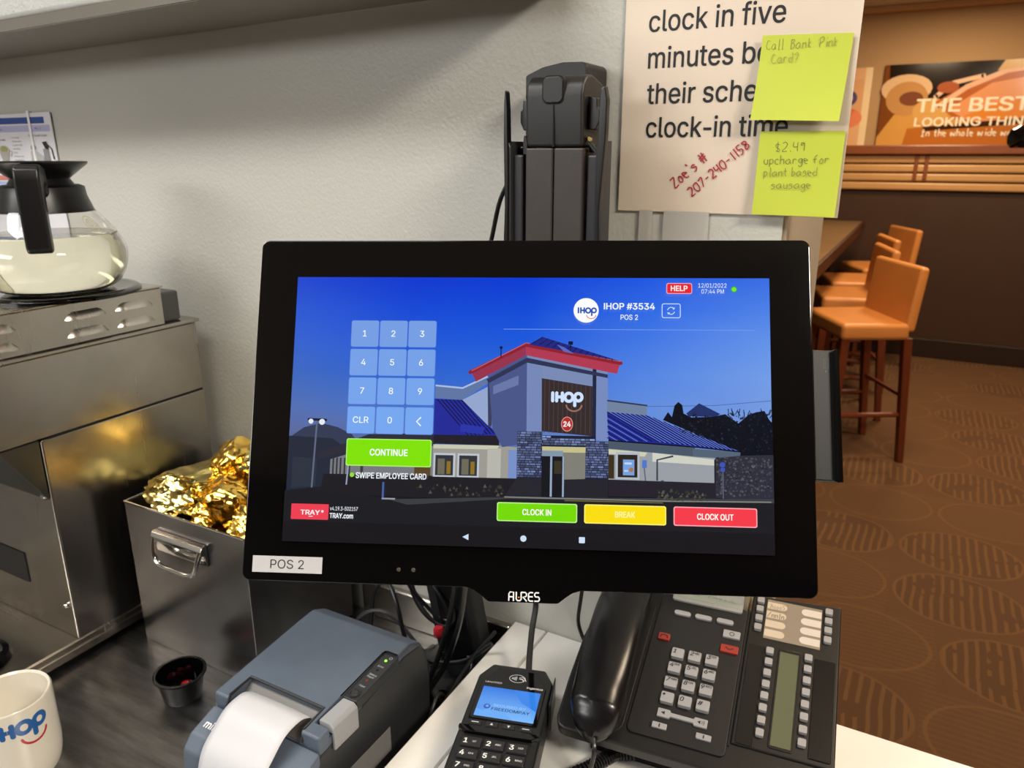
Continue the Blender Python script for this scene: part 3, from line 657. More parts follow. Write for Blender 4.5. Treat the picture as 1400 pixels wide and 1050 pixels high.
# ================================================================ STEEL BIN WITH FOIL PACKETS
def bin_():
    x0, x1, y0, y1, z0, z1 = -.888, -.667, .560, .742, ZS + .0005, 1.107
    t = thing('steel_bin', 'deep stainless steel pan with a drop handle, full of gold foil packets', 'pan', (-.7775, .65, ZS))
    bm = BM(); th = .0025
    b2(x0, x1, y0, y0 + th, z0, z1, bm=bm); b2(x0, x1, y1 - th, y1, z0, z1, bm=bm); b2(x0, x0 + th, y0 + th, y1 - th, z0, z1, bm=bm); b2(x1 - th, x1, y0 + th, y1 - th, z0, z1, bm=bm); b2(x0, x1, y0 + th, y1 - th, z0, z0 + th, bm=bm)
    part('pan_wall', bm, M_bin, t, world=True)
    bm = BM(); r = .0018; cs = [(x0, y0, z1), (x1, y0, z1), (x1, y1, z1), (x0, y1, z1), (x0, y0, z1)]
    for a, b in zip(cs, cs[1:]): tube([a, b], r, 8, smooth=False, bm=bm)
    part('rim', bm, M_chrome, t, True, world=True)
    part('corner_edge', tube([(x1, y0, z0), (x1, y0, z1)], .0010, 8, smooth=False), M_bin, t, world=True)
    y = y0; part('hinge_plate', prism([(y - .0005, 1.052), (y - .0005, 1.081), (y - .003, 1.083), (y - .008, 1.081), (y - .0105, 1.076), (y - .0105, 1.071), (y - .005, 1.068), (y - .003, 1.052)], -.829, -.735, 'x', .0008, 2), M_chrome, t, True, world=True)
    hp = [(-.826, y - .007, 1.075), (-.824, y - .012, 1.060), (-.818, y - .015, 1.046), (-.806, y - .016, 1.0405), (-.785, y - .016, 1.040), (-.762, y - .016, 1.040), (-.748, y - .015, 1.045), (-.742, y - .012, 1.060), (-.740, y - .007, 1.075)]
    part('handle', tube(hp, .0038, 12), M_chrome, t, True, world=True)
bin_()
M_gold = mat('gold_foil', (252, 232, 150), .17, 1, bump=(60, .2, .001))
M_gold2 = mat('gold_foil_deep', (250, 208, 104), .18, 1, bump=(60, .2, .001))
def foil(name, c, s, rot, m, seed, label, crimp=True):
    """crumpled pillow pack: large smooth facets between sharp creases"""
    rnd = random.Random(seed); pl = []
    for _ in range(34):
        n = Vector((rnd.uniform(-1, 1), rnd.uniform(-1, 1), rnd.uniform(-1.3, 1.3))).normalized(); pl.append((n, rnd.uniform(.62, 1.0)))
    bm = BM(); bmesh.ops.create_icosphere(bm, subdivisions=5, radius=1)
    for v in bm.verts:
        d = v.co.normalized(); r = min([h / max(.02, d.dot(n)) for n, h in pl if d.dot(n) > .02] + [1.35])
        p = d * r; q = Vector((p.x + seed, p.y, p.z)); cr = 1 - abs(noise.noise(q * 2.1)) * 2; w = (1 - abs(noise.noise(q * 4.3 + Vector((4, 4, 4)))) * 2)
        p *= 1 + .13 * cr + .05 * w; fl = min(1.0, abs(p.x)); 
        v.co = (p.x * s[0] * 1.1, p.y * s[1] * 1.1, p.z * s[2] * (1.1 - .5 * fl * fl))
    for f in bm.faces: f.smooth = True
    mt = Matrix.Translation(c) @ Matrix.Rotation(math.radians(rot[2]), 4, 'Z') @ Matrix.Rotation(math.radians(rot[1]), 4, 'Y') @ Matrix.Rotation(math.radians(rot[0]), 4, 'X')
    t = thing(name, label, 'packet', mtx=mt, group='crumpled gold foil packets in the steel pan')
    me = bpy.data.meshes.new('foil_bag'); bm.to_mesh(me); bm.free(); link_mesh('foil_bag', me, m, t, True); me.set_sharp_from_angle(angle=math.radians(24))
    if crimp:
        bm = BM(); vv = []
        for k in range(25):
            y = (k / 12 - 1) * s[1] * .85; z = .0012 * (1 if k % 2 else -1); vv.append((bm.verts.new((s[0] * .80, y, z)), bm.verts.new((s[0] * 1.12, y * 1.1, z + .006 * math.sin(k * .5)))))
        for a, b in zip(vv, vv[1:]): bm.faces.new((a[0], a[1], b[1], b[0]))
        part('crimped_seal', bm, m, t)
foil('foil_packet', (-.852, .648, 1.116), (.056, .068, .024), (-6, -12, 6), M_gold, 1, 'smooth pale gold foil packet lying against the brewer at the back left of the pan', False)
foil('foil_packet', (-.846, .604, 1.110), (.050, .034, .028), (8, 6, -10), M_gold, 2, 'twisted gold foil packet at the front left rim of the pan')
foil('foil_packet', (-.798, .676, 1.138), (.044, .038, .034), (18, -24, 60), M_gold2, 3, 'upright peaked gold foil packet on top of the heap')
foil('foil_packet', (-.766, .628, 1.106), (.046, .038, .034), (-8, 10, 24), M_gold2, 4, 'deep orange gold foil packet in the middle of the heap')
foil('foil_packet', (-.735, .695, 1.142), (.048, .036, .030), (10, 6, 20), M_gold, 5, 'gold foil packet at the back right, partly behind the monitor')
foil('foil_packet', (-.786, .595, 1.092), (.024, .015, .018), (-6, 0, 8), M_gold2, 6, 'small crushed gold foil packet low at the front rim', False)
foil('foil_packet', (-.714, .614, 1.092), (.030, .030, .028), (6, 4, -30), M_gold2, 7, 'gold foil packet at the front right corner of the pan')
foil('foil_packet', (-.778, .652, 1.046), (.066, .050, .036), (0, 0, 0), M_gold2, 8, 'gold foil packet buried under the others in the pan', False)

# ================================================================ SMALL THINGS ON THE STEEL WORKTOP
def portion_cup():
    c = (-.745, .505, ZS); t = thing('portion_cup', 'small black plastic sauce cup holding red sweets beside the pan', 'cup', c)
    part('cup_body', lathe([(0, 0), (.0225, 0), (.0235, .002), (.0238, .006), (.0285, .031), (.0315, .033), (.0315, .0352), (.0280, .0352), (.0225, .0045), (0, .003)], 48), M_blkg, t, True)
    for i, (x, y, z, col, nm, lb) in enumerate(((.004, -.003, .0105, (190, 20, 34), 'dark red', 'dark red round sweet in the black sauce cup'), (-.006, -.012, .0095, (205, 60, 90), 'pink', 'pink round sweet in the black sauce cup'), (-.002, .008, .009, (150, 14, 24), 'red', 'deep red sweet at the back of the black sauce cup'))):
        bm = BM(); bmesh.ops.create_uvsphere(bm, u_segments=20, v_segments=12, radius=.0068); bmesh.ops.scale(bm, vec=(1.1, .95, .8), verts=bm.verts)
        bmesh.ops.translate(bm, vec=(c[0] + x, c[1] + y, c[2] + z), verts=bm.verts)
        o = part('sweet', bm, mat('sweet_' + nm, col, .15), None, True); tag(o, lb, 'sweet', 'sweets in the sauce cup')
portion_cup()
def mug():
    R, H = .0415, .096; t = thing('coffee_mug', 'cream ceramic mug with a blue and red logo at the lower left', 'mug', (-.806, .342, ZS))
    m = mat('cream_glaze', (232, 226, 212), .10)
    part('mug_body', lathe([(0, .002), (.030, .002), (.032, 0), (.036, 0), (.0385, .006), (R - .001, .016), (R, .03), (R, H - .002), (R - .0015, H), (R - .004, H - .002), (R - .005, .02), (.030, .008), (0, .007)], 64), m, t, True)
    a = math.radians(215); d = Vector((math.cos(a), math.sin(a), 0)); q = lambda r, z: d * r + Vector((0, 0, z))
    part('handle', tube([q(R - .002, .078), q(R + .018, .080), q(R + .028, .064), q(R + .027, .040), q(R + .014, .024), q(R - .002, .022)], .0055, 12), m, t, True)
    ang0 = math.radians(-53)
    c = Canvas(lambda u, v, h: ((R + .0002 + h) * math.cos(ang0 + u / R), (R + .0002 + h) * math.sin(ang0 + u / R), v), .00002)
    c.pancake(.0, .067, .0180, (44, 100, 168), (190, 40, 50), lw=.29); c.build('logo', mat_gl, t)
mat_gl = vcol_mat('glazed_print', False, .12)
mug()

# ================================================================ RECEIPT PRINTER
def printer():
    t = thing('receipt_printer', 'charcoal receipt printer with a white paper strip curling out of its slot', 'printer', (-.508, .49, ZS))
    X0, X1 = -.577, -.436; m1 = mat('printer_grey', (86, 97, 112), .45, bump=(500, .12, .0003), var=(22, .2)); m2 = mat('printer_dark', (38, 40, 43), .42); m3 = mat('lever_grey', (150, 152, 156), .35)
    top = lambda y: 1.0215 + (y - .433) * .085
    body = [(.385, ZS + .001), (.382, .960), (.386, .985), (.396, .994), (.43, 1.004), (.56, 1.026), (.590, 1.022), (.604, 1.004), (.609, .97), (.606, ZS + .001)]
    part('body', prism(body, X0 + .001, X1, 'x', .004, 3), m2, t, True, world=True)
    cov = prism([(.426, 1.000), (.426, top(.426)), (.548, top(.548)), (.572, 1.0325), (.592, 1.023), (.606, .998), (.606, .975), (.58, .99)], X0 - .001, X1 - .0005, 'x', .003, 3)
    cut = b2(-.5585, -.4585, .420, .458, 1.006, 1.08)
    o = boolean(cov, cut); cut2 = b2(X1 - .0185, X1 + .01, .440, .552, 1.012, 1.08)
    part('cover', boolean(o, cut2), m1, t, True, world=True)
    part('front_panel', prism([(.379, .955), (.382, .984), (.393, .996), (.425, 1.0065), (.425, .992), (.39, .955)], X0 - .001, X1 + .001, 'x', .003, 2), m1, t, True, world=True)
    part('slot_well', prism([(.427, .998), (.427, 1.0075), (.440, 1.0085), (.456, 1.019), (.4575, 1.019), (.4575, .998)], -.5575, -.4595, 'x', .0006, 1), mat('slot_grey', (92, 90, 88), .4), t, world=True)
    rim = BM(); A = [(-.5585, .424, 1.010), (-.5585, .430, top(.43)), (-.5585, .458, top(.458)), (-.4585, .458, top(.458)), (-.4585, .430, top(.43)), (-.4585, .424, 1.010)]
    tube(A, .0016, 8, smooth=False, bm=rim); part('slot_rim', rim, m2, t, True, world=True)
    sl = math.atan(.085)
    M = Matrix.Translation((0, .514, top(.514))) @ Matrix.Rotation(sl, 4, 'X')
    part('control_strip', b2(X1 - .0170, X1 + .0008, -.0345, .036, -.012, -.0012, .0008, 2, M=M), m2, t, world=True)
    part('strip_border', tube([M @ Vector(p) for p in ((X1 - .0182, -.036, .0002), (X1 - .0182, .034, .0002), (X1 - .0150, .0375, .0002), (X1 - .001, .0375, .0002))], .0008, 6, smooth=False), M_blkg, t, world=True)
    part('feed_button', lathe([(0, .0012), (.0035, .0012), (.0042, .0006), (.0048, .0016), (.0058, .0016), (.0062, 0), (0, 0)], 28, M=M @ Matrix.Translation((X1 - .0085, -.026, -.0012))), m2, t, True, world=True)
    for k, (yy, cl, nm) in enumerate(((.026, (120, 255, 70), 'green'), (.011, (20, 20, 22), 'dark'), (-.006, (120, 50, 30), 'dim red'))):
        mm, n_, b = node_mat('led_' + nm); b.inputs['Base Color'].default_value = (*lin(cl), 1)
        if k == 0: b.inputs['Emission Color'].default_value = (*lin((150, 255, 60)), 1); b.inputs['Emission Strength'].default_value = 1.6
        part('indicator_light', lathe([(0, .0012), (.0012, .0008), (.0015, 0), (0, 0)], 12, M=M @ Matrix.Translation((X1 - .0085, yy, -.0012))), mm, t, True, world=True, label=nm + ' indicator light')
    u = M.to_3x3() @ Vector((1, 0, 0)); v = M.to_3x3() @ Vector((0, 1, 0)); n = M.to_3x3() @ Vector((0, 0, 1)); o = M @ Vector((X1 - .0085, 0, -.0010))
    F = frame(t).inverted(); f0 = planef(o, u, v, n)
    c = Canvas(lambda a, b, h: tuple(F @ Vector(f0(a, b, h))), .00003); S = (190, 195, 200)
    c.stroke(circ(.003, .031, .0016, 12), .0005, S, closed=True); c.text('Error', -.003, .0155, .0024, None, S); c.text('Status', -.004, .002, .0024, None, S); c.text('Paper', -.004, -.0015, .0024, None, S); c.text('Feed', -.003, -.0155, .0022, None, S)
    c.build('strip_lettering', M_print, t)
    part('cover_lever', prism([(X1 - .0150, top(.46) + .0012), (X1 - .001, top(.46) + .0012), (X1 + .0035, top(.46) - .003), (X1 + .0035, .996), (X1, .996), (X1, top(.46) - .009), (X1 - .0150, top(.46) - .009)], .4425, .4785, 'y', .0012, 2), m3, t, True, world=True)
    part('side_label', b2(X1, X1 + .0006, .43, .53, .925, .955), mat('rating_label', (120, 120, 120), .4), t, world=True)
    f1 = planef((-.569, .3985, .9985), (1, 0, 0), (0, .955, .297), (0, -.297, .955)); c = Canvas(lambda a, b, h: tuple(F @ Vector(f1(a, b, h))), .00003)
    c.text('mini', .0, .0035, .0075, None, (232, 234, 236), .02); c.build('logo', M_print, t)
    pth = smooth_path([(-.509, .456, 1.009), (-.5088, .446, 1.0175), (-.5085, .434, 1.0225), (-.508, .414, 1.0205), (-.508, .397, 1.0085), (-.508, .383, .996), (-.508, .3745, .975), (-.508, .370, .94), (-.507, .364, .91), (-.505, .345, .8965)], 7)
    bm = BM(); w = .0405; prev = None
    for i, p in enumerate(pth):
        vv = [bm.verts.new((p.x + w * (s_ / 6 - 1), p.y, p.z + .0012 * (1 - (s_ / 6 - 1) ** 2))) for s_ in range(13)]
        if prev:
            for a in range(12): bm.faces.new((prev[a], prev[a + 1], vv[a + 1], vv[a]))
        prev = vv
    o = part('paper_strip', bm, mat('receipt_paper', (206, 206, 210), .5), t, True, world=True)
    md = o.modifiers.new('s', 'SOLIDIFY'); md.thickness = .0002
printer()

# ================================================================ CABLES AND CLUTTER BEHIND THE PRINTER
GC = 'black cables tangled behind the printer'
def cable(pts, r, label, col=(20, 20, 22), rough=.35):
    o = part('cable', tube(pts, r, 8, 7), mat('cable_%d' % col[0], col, rough), None, True); return tag(o, label, 'cable', GC)
cable([(-.452, .60, .905), (-.462, .63, .915), (-.505, .655, .96), (-.53, .67, 1.005), (-.552, .68, 1.02), (-.568, .675, 1.0), (-.565, .66, .96), (-.56, .63, .905)], .0028, 'looping black cable arching up directly behind the printer')
cable([(-.60, .655, .90), (-.585, .66, .965), (-.545, .665, .985), (-.50, .66, .965), (-.47, .655, .93), (-.455, .64, .90)], .0024, 'grey-black cable bending low over the back of the printer', (52, 52, 54))
pts = []
for i in range(5 * 16 + 1):
    w = i / 16 * 2 * PI; k = i / 16; pts.append((-.500 + .021 * math.cos(w) + .026 * math.sin(w) + .003 * k, .70 + .006 * math.sin(w * 1.3 + k) - .003 * k, 1.0 - .034 * math.cos(w) + .003 * k))
cable(pts, .0022, 'tight coil of thin black cable gathered by the red tie')
tie = part('cable_tie', lathe([(0, -.007), (.005, -.007), (.007, -.003), (.007, .003), (.005, .007), (0, .007)], 14, (-.470, .678, .972)), mat('red_tie', (205, 40, 55), .4), None, True); tag(tie, 'bright red cable tie around the coiled black cable', 'tie')
cable([(-.39, .60, 1.16), (-.405, .62, 1.10), (-.425, .635, 1.03), (-.447, .64, .965), (-.462, .645, .93), (-.47, .648, .905)], .0034, 'thick glossy black cable hanging down from the monitor', (34, 34, 36), .2)
cable([(-.375, .60, 1.16), (-.392, .62, 1.10), (-.412, .637, 1.03), (-.437, .645, .962), (-.458, .64, .92), (-.468, .62, .90)], .0036, 'second thick black cable hanging beside the first one', (24, 24, 26), .2)
cable([(-.56, .66, .905), (-.52, .66, .93), (-.47, .665, .935), (-.43, .675, .945), (-.40, .69, .97)], .003, 'black cable crossing from the printer to the adapter')
cable([(-.44, .545, .899), (-.425, .57, .91), (-.422, .63, .935), (-.418, .68, .955), (-.412, .72, .965)], .0026, 'thin black cable running beside the white counter edge')
cable([(-.430, .64, .90), (-.435, .625, .93), (-.43, .60, .925), (-.428, .585, .905), (-.427, .575, .898)], .0024, 'short black cable hoop near the counter edge', (44, 44, 46))
cable([(-.49, .66, .90), (-.475, .69, .93), (-.45, .70, .935), (-.43, .69, .925), (-.44, .67, .905), (-.46, .66, .899)], .0022, 'small twisted black cable knot on the worktop')
def adapter():
    M = Matrix.Translation((-.448, .715, ZS)) @ Matrix.Rotation(math.radians(14), 4, 'Z') @ Matrix.Rotation(math.radians(-9), 4, 'Y')
    t = thing('power_adapter', 'tall black power box leaning in the corner under the monitor', 'adapter', mtx=M)
    part('case', b2(-.030, .030, -.018, .020, .004, .17, .004), M_blkm, t, True); part('ridge', b2(-.018, .018, -.0195, -.017, .03, .15, .0008), M_blk, t)
adapter()
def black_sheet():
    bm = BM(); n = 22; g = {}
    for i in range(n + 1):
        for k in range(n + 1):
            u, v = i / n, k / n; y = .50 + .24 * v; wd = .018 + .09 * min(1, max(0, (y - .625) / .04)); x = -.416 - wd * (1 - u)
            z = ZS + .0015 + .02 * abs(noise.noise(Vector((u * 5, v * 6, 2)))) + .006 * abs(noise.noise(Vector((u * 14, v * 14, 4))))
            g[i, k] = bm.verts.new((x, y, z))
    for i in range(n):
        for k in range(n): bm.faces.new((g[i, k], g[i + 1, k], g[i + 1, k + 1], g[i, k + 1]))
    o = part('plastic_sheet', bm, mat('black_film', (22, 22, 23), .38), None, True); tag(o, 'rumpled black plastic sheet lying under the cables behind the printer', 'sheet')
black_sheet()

# ================================================================ MONITOR
SC = Vector((-.2332, .4535, EYE - .1753)); mx = Vector((.9136, .4066, .0088)).normalized(); my = Vector((-.1736, .3618, .916)); my = (my - mx * mx.dot(my)).normalized(); mz = mx.cross(my)
MM = Matrix(((mx.x, my.x, mz.x, SC.x), (mx.y, my.y, mz.y, SC.y), (mx.z, my.z, mz.z, SC.z), (0, 0, 0, 1)))
def monitor():
    t = thing('touch_terminal', 'large black touchscreen till showing a restaurant login page with keypad', 'monitor', mtx=MM)
    w, h = .2012, .1252
    ol = rrect(-w, -h, w, h, .006, 6)
    # outline with chin tab
    body = rrect(-w, -h, w, h, .006, 6)
    i_ = next(i for i, (x, y) in enumerate(body) if x > 0 and y < -h + 1e-6)
    chin = [(-.040, -h), (-.034, -.1268), (-.029, -.1300), (-.0235, -.1345), (.0250, -.1345), (.0300, -.1305), (.035, -.127), (.041, -h)]
    body = body[:i_] + chin + body[i_:]
    part('front_bezel', prism(body, -.010, 0, 'z', .0012, 2), M_blkg, t, True)
    part('edge_band', prism(rrect(-w - .0006, -h - .0006, w + .0006, h + .0006, .0065, 6), -.0125, -.0068, 'z', .0008, 2), mat('edge_black', (24, 24, 26), .15), t, True)
    part('rear_shell', prism(rrect(-.185, -.112, .185, .112, .012, 5), -.038, -.010, 'z', .006, 3), M_blkm, t, True)
    part('mount_block', b2(-.05, .05, -.05, .05, -.075, -.038, .005), M_blkm, t)
    f = planef((-.172, .09675, .0003), (1, 0, 0), (0, -1, 0), (0, 0, 1), .344 / 1920, .1935 / 1080)
    c = Canvas(f, .000012)
    # --- sky
    xs = [0, 480, 960, 1440, 1920]; ys = [0, 130, 260, 400, 540, 640, 700]
    K = [[(34, 70, 205), (6, 54, 208), (0, 58, 212), (28, 86, 224), (54, 108, 226)],
         [(44, 88, 210), (16, 72, 214), (8, 74, 216), (44, 104, 228), (76, 128, 230)],
         [(54, 98, 208), (30, 86, 214), (24, 88, 218), (66, 120, 228), (98, 146, 232)],
         [(62, 104, 192), (44, 98, 206), (46, 104, 214), (84, 134, 226), (114, 156, 230)],
         [(84, 112, 180), (70, 112, 196), (72, 118, 206), (100, 142, 220), (118, 154, 224)],
         [(92, 106, 158), (86, 112, 176), (92, 122, 192), (106, 140, 206), (112, 144, 208)],
         [(84, 92, 130), (84, 104, 154), (92, 118, 176), (100, 128, 190), (104, 132, 190)]]
    c.grid(xs, ys, K)
    c.rect(0, 690, 1920, 1080, (26, 26, 31))
    # --- far left: hill, dark shops, lamp post
    c.poly([(0, 668), (60, 625), (130, 606), (200, 622), (260, 650), (300, 700), (0, 700)], (52, 60, 84)); c.poly([(0, 660), (180, 668), (260, 720), (260, 890), (0, 890)], (38, 44, 60)); c.poly([(20, 745), (120, 750), (120, 860), (20, 870)], (46, 52, 66))
    c.poly([(120, 730), (330, 648), (600, 640), (600, 690), (330, 700), (130, 752)], (46, 46, 58)); c.poly([(176, 752), (340, 700), (600, 690), (600, 815), (176, 815)], (120, 122, 128))
    for x in (185, 200, 215, 232, 252): c.rect(x, 745, x + 7, 812, (54, 56, 62))
    c.rect(300, 775, 312, 812, (60, 60, 66)); c.rect(520, 775, 585, 812, (90, 70, 40))
    c.poly([(150, 810), (930, 808), (1000, 880), (1000, 900), (140, 890)], (34, 32, 38)); c.stroke([(252, 750), (246, 852)], 6, (150, 158, 184), cap=False)
    c.stroke([(113, 600), (104, 890)], 7, (96, 104, 130), cap=False); c.stroke([(78, 592), (150, 594)], 10, (30, 34, 46)); c.circle(88, 600, 10, (230, 235, 245)); c.circle(134, 602, 12, (230, 235, 245))
    # --- left wing
    c.poly([(592, 500), (712, 504), (862, 650), (592, 650)], (36, 44, 150))
    for i in range(8):
        x0 = 604 + i * 16; x1 = x0 + 132 - i * 1.5
        c.stroke([(x0, 503), (min(x1, 860), 503 + (min(x1, 860) - x0) * 1.1)], 4, (16, 18, 60), cap=False)
    c.poly([(700, 600), (800, 612), (790, 640), (700, 632)], (44, 54, 168)); c.poly([(594, 645), (858, 645), (858, 684), (594, 681)], (34, 32, 42))
    c.poly([(594, 684), (858, 684), (935, 690), (935, 812), (594, 812)], (156, 154, 146)); c.poly([(594, 684), (858, 684), (850, 700), (594, 700)], (200, 200, 178))
    for x in (600, 696): c.rect(x - 3, 718, x + 84, 812, (190, 196, 206)); c.rect(x + 4, 726, x + 76, 806, (52, 54, 60)); c.rect(x + 14, 740, x + 42, 802, (110, 106, 90)); c.rect(x + 50, 750, x + 66, 800, (140, 112, 40))
    c.rect(812, 696, 866, 812, (182, 182, 172)); c.rect(896, 700, 930, 812, (120, 144, 200))
    c.poly([(595, 447), (705, 455), (798, 410), (822, 410), (822, 425), (706, 504), (595, 498)], (96, 118, 164)); c.stroke([(595, 447), (705, 456), (805, 408)], 7, (168, 190, 224), cap=False)
    c.poly([(706, 504), (806, 450), (812, 606)], (148, 166, 206)); c.poly([(806, 424), (824, 417), (826, 606), (812, 612)], (60, 64, 92))
    # --- tower
    c.poly([(808, 404), (964, 314), (966, 640), (930, 680), (870, 690), (830, 616)], (74, 86, 138)); c.poly([(829, 446), (930, 402), (930, 440), (829, 480)], (104, 120, 168))
    c.poly([(962, 314), (1023, 326), (1026, 640), (966, 640)], (118, 136, 184)); c.poly([(1023, 326), (1225, 366), (1225, 448), (1023, 415)], (120, 138, 180))
    c.poly([(1225, 368), (1240, 370), (1240, 650), (1226, 640)], (34, 38, 62)); c.poly([(1240, 374), (1285, 378), (1289, 660), (1240, 652)], (118, 138, 190))
    c.poly([(1023, 412), (1225, 442), (1226, 640), (1026, 624)], (54, 44, 46))
    for i in range(11): x = 1036 + i * 18; c.stroke([(x, 416 + i * 2.6), (x, 630)], 2.5, (78, 64, 62), cap=False)
    c.poly([(800, 420), (962, 330), (1285, 394), (1285, 408), (963, 350), (812, 434)], (46, 52, 84))
    c.poly([(740, 393), (958, 282), (958, 320), (758, 430)], (150, 52, 78)); c.poly([(958, 282), (1334, 347), (1321, 391), (959, 320)], (176, 58, 82))
    c.stroke([(734, 392), (958, 278), (1336, 348)], 15, (140, 34, 50)); c.stroke([(740, 386), (958, 270), (1336, 341)], 4, (196, 90, 100), cap=False)
    c.poly([(967, 276), (1024, 245), (1334, 340)], (34, 40, 130))
    for i in range(13):
        s_ = i / 13; xa = 1024 + 300 * s_; ya = 245 + 92 * s_; c.stroke([(xa, ya), (xa - 40 + 44 * s_, ya + 26 - 18 * s_)], 3.2, (18, 20, 60), cap=False)
    c.poly([(1080, 275), (1110, 286), (1150, 312), (1110, 304)], (92, 104, 190))
    c.stroke([(857, 330), (857, 292)], 4, (10, 20, 70)); c.circle(857, 290, 6, (10, 16, 50)); c.stroke([(1136, 300), (1136, 272)], 4, (14, 20, 60)); c.rect(1127, 262, 1145, 276, (14, 20, 50))
    c.pancake(1062, 508, 43, (206, 226, 255), (150, 112, 96), ydown=True, lw=.29)
    c.poly(circ(1126, 594, 22, 26, 28), (176, 48, 48)); c.stroke(circ(1126, 594, 22, 26, 28), 3, (226, 150, 140), closed=True); c.text('24', 1126, 604, 20, 28, (245, 235, 235), .03, 'c', True)
    # --- stone
    def stone(x0, y0, x1, y1, top=lambda x: 0, base=(70, 80, 116)):
        c.rect(x0, y0 + top(x0), x1, y1, (28, 34, 56)); rnd = random.Random(x0 + y0); y = y0 + 2
        vs_ = []; fs = []; cl = []
        while y < y1 - 7:
            x = x0 + rnd.uniform(-8, 0)
            while x < x1 - 4:
                l = rnd.uniform(12, 26); k = rnd.uniform(.75, 1.5); xa, xb = max(x, x0 + 1), min(x + l - 2.5, x1 - 1); b_ = len(vs_)
                if xb > xa + 2 and y > y0 + top(xa): vs_ += [(xa, y), (xb, y), (xb, y + 7), (xa, y + 7)]; fs.append((b_, b_ + 1, b_ + 2, b_ + 3)); cl += [tuple(min(255, int(q * k)) for q in base)] * 4
                x += l
            y += 9.5
        c._add(vs_, fs, cl)
    stone(930, 626, 1029, 812, base=(78, 88, 122)); stone(1028, 640, 1240, 684, top=lambda x: (x - 1028) * .06, base=(92, 104, 140)); stone(1200, 660, 1290, 808, base=(78, 88, 122))
    # --- entrance
    c.poly([(1029, 684), (1200, 688), (1200, 806), (1118, 860), (1029, 860)], (128, 128, 118)); c.rect(1029, 684, 1200, 706, (196, 190, 140)); c.rect(1029, 700, 1112, 722, (130, 150, 170)); c.rect(1029, 722, 1118, 880, (24, 26, 32)); c.rect(1062, 722, 1070, 880, (150, 168, 196)); c.rect(1110, 722, 1117, 880, (150, 168, 196)); c.rect(1078, 740, 1106, 790, (60, 54, 40))
    c.poly([(931, 810), (1029, 810), (1029, 884), (884, 884)], (40, 40, 48)); c.poly([(1118, 812), (1200, 808), (1289, 806), (1289, 884), (1118, 884)], (38, 38, 46))
    # --- right wing
    c.poly([(1283, 499), (1438, 516), (1438, 556), (1283, 545)], (112, 130, 160)); c.stroke([(1283, 498), (1440, 516)], 6, (44, 54, 80), cap=False)
    c.poly([(1290, 687), (1794, 717), (1697, 722), (1697, 812), (1290, 808)], (152, 158, 164)); c.poly([(1460, 700), (1697, 722), (1697, 745), (1460, 735)], (206, 208, 196)); c.poly([(1290, 690), (1440, 700), (1430, 716), (1290, 708)], (206, 204, 180))
    c.poly([(1283, 543), (1438, 555), (1797, 690), (1624, 672), (1289, 655)], (32, 42, 140))
    for i in range(34):
        s_ = i / 34; xa = 1283 + 160 * min(1, s_ * 2) + (340 * max(0, s_ - .5) * 2); ya = 543 + 12 * min(1, s_ * 2) + 128 * max(0, s_ - .5) * 2
        L_ = (1 - max(0, s_ - .5) * 2) ; yb = 657 + 30 * s_; xb = xa + (yb - ya) * 1.75
        if xa < 1283 + 1: pass
        c.stroke([(xa, ya), (min(xb, 1797), min(yb, 690))], 3.0, (96, 120, 214) if i % 2 else (12, 16, 50), cap=False)
    for i in range(9): ya = 556 + i * 11; c.stroke([(1283, ya), (1283 + (657 - ya) * 1.75, 657)], 3.0, (96, 120, 214) if i % 2 else (12, 16, 50), cap=False)
    c.poly([(1289, 655), (1624, 676), (1624, 712), (1289, 688)], (74, 88, 104)); c.poly([(1615, 682), (1797, 690), (1794, 720), (1615, 712)], (84, 100, 118)); c.stroke([(1289, 656), (1624, 675), (1797, 690)], 5, (10, 12, 28), cap=False)
    c.rect(1290, 712, 1312, 804, (60, 50, 30)); c.rect(1318, 700, 1410, 806, (178, 186, 196)); c.rect(1326, 710, 1402, 798, (46, 38, 34)); c.rect(1346, 729, 1390, 790, (120, 160, 220)); c.circle(1378, 768, 9, (170, 120, 70), 10); c.rect(1352, 740, 1380, 748, (190, 214, 244)); c.rect(1350, 770, 1366, 776, (190, 214, 244))
    c.stroke([(1540, 712), (1478, 728), (1478, 808)], 7, (60, 64, 78), cap=False); c.stroke([(1428, 760), (1440, 872)], 5, (92, 100, 120), cap=False); c.rect(1420, 730, 1438, 760, (80, 120, 200)); c.stroke([(1498, 806), (1502, 872)], 11, (86, 92, 108), cap=False)
    c.poly([(1290, 808), (1700, 812), (1700, 872), (1290, 872)], (38, 36, 46))
    # --- trees, gazebo, stone wall at right
    c.stroke([(1438, 520), (1700, 512), (1918, 490)], 2.5, (80, 104, 160), cap=False)
    c.poly([(1590, 545), (1640, 504), (1722, 545), (1700, 556), (1600, 556)], (36, 50, 104))
    tr = [(1500, 572), (1520, 540), (1535, 560), (1545, 515), (1560, 500), (1575, 512), (1580, 545), (1610, 560), (1690, 556), (1740, 545), (1790, 580), (1830, 545), (1860, 535), (1890, 530), (1905, 560), (1920, 580), (1920, 705), (1800, 705), (1797, 690), (1620, 622)]
    c.poly(tr, (14, 18, 30)); rnd = random.Random(3); vs_ = []; fs = []; cl = []
    for i in range(260):
        x, y = rnd.uniform(1560, 1915), rnd.uniform(545, 690); 
        if y > 700 - (1 - (x - 1560) / 350) * 80 and x < 1790: continue
        r = rnd.uniform(2, 6); b_ = len(vs_); vs_ += [(x, y - r), (x + r * 1.6, y), (x, y + r)]; fs.append((b_, b_ + 1, b_ + 2)); cl += [rnd.choice([(28, 34, 48), (20, 24, 34), (40, 48, 64)])] * 3
    c._add(vs_, fs, cl)
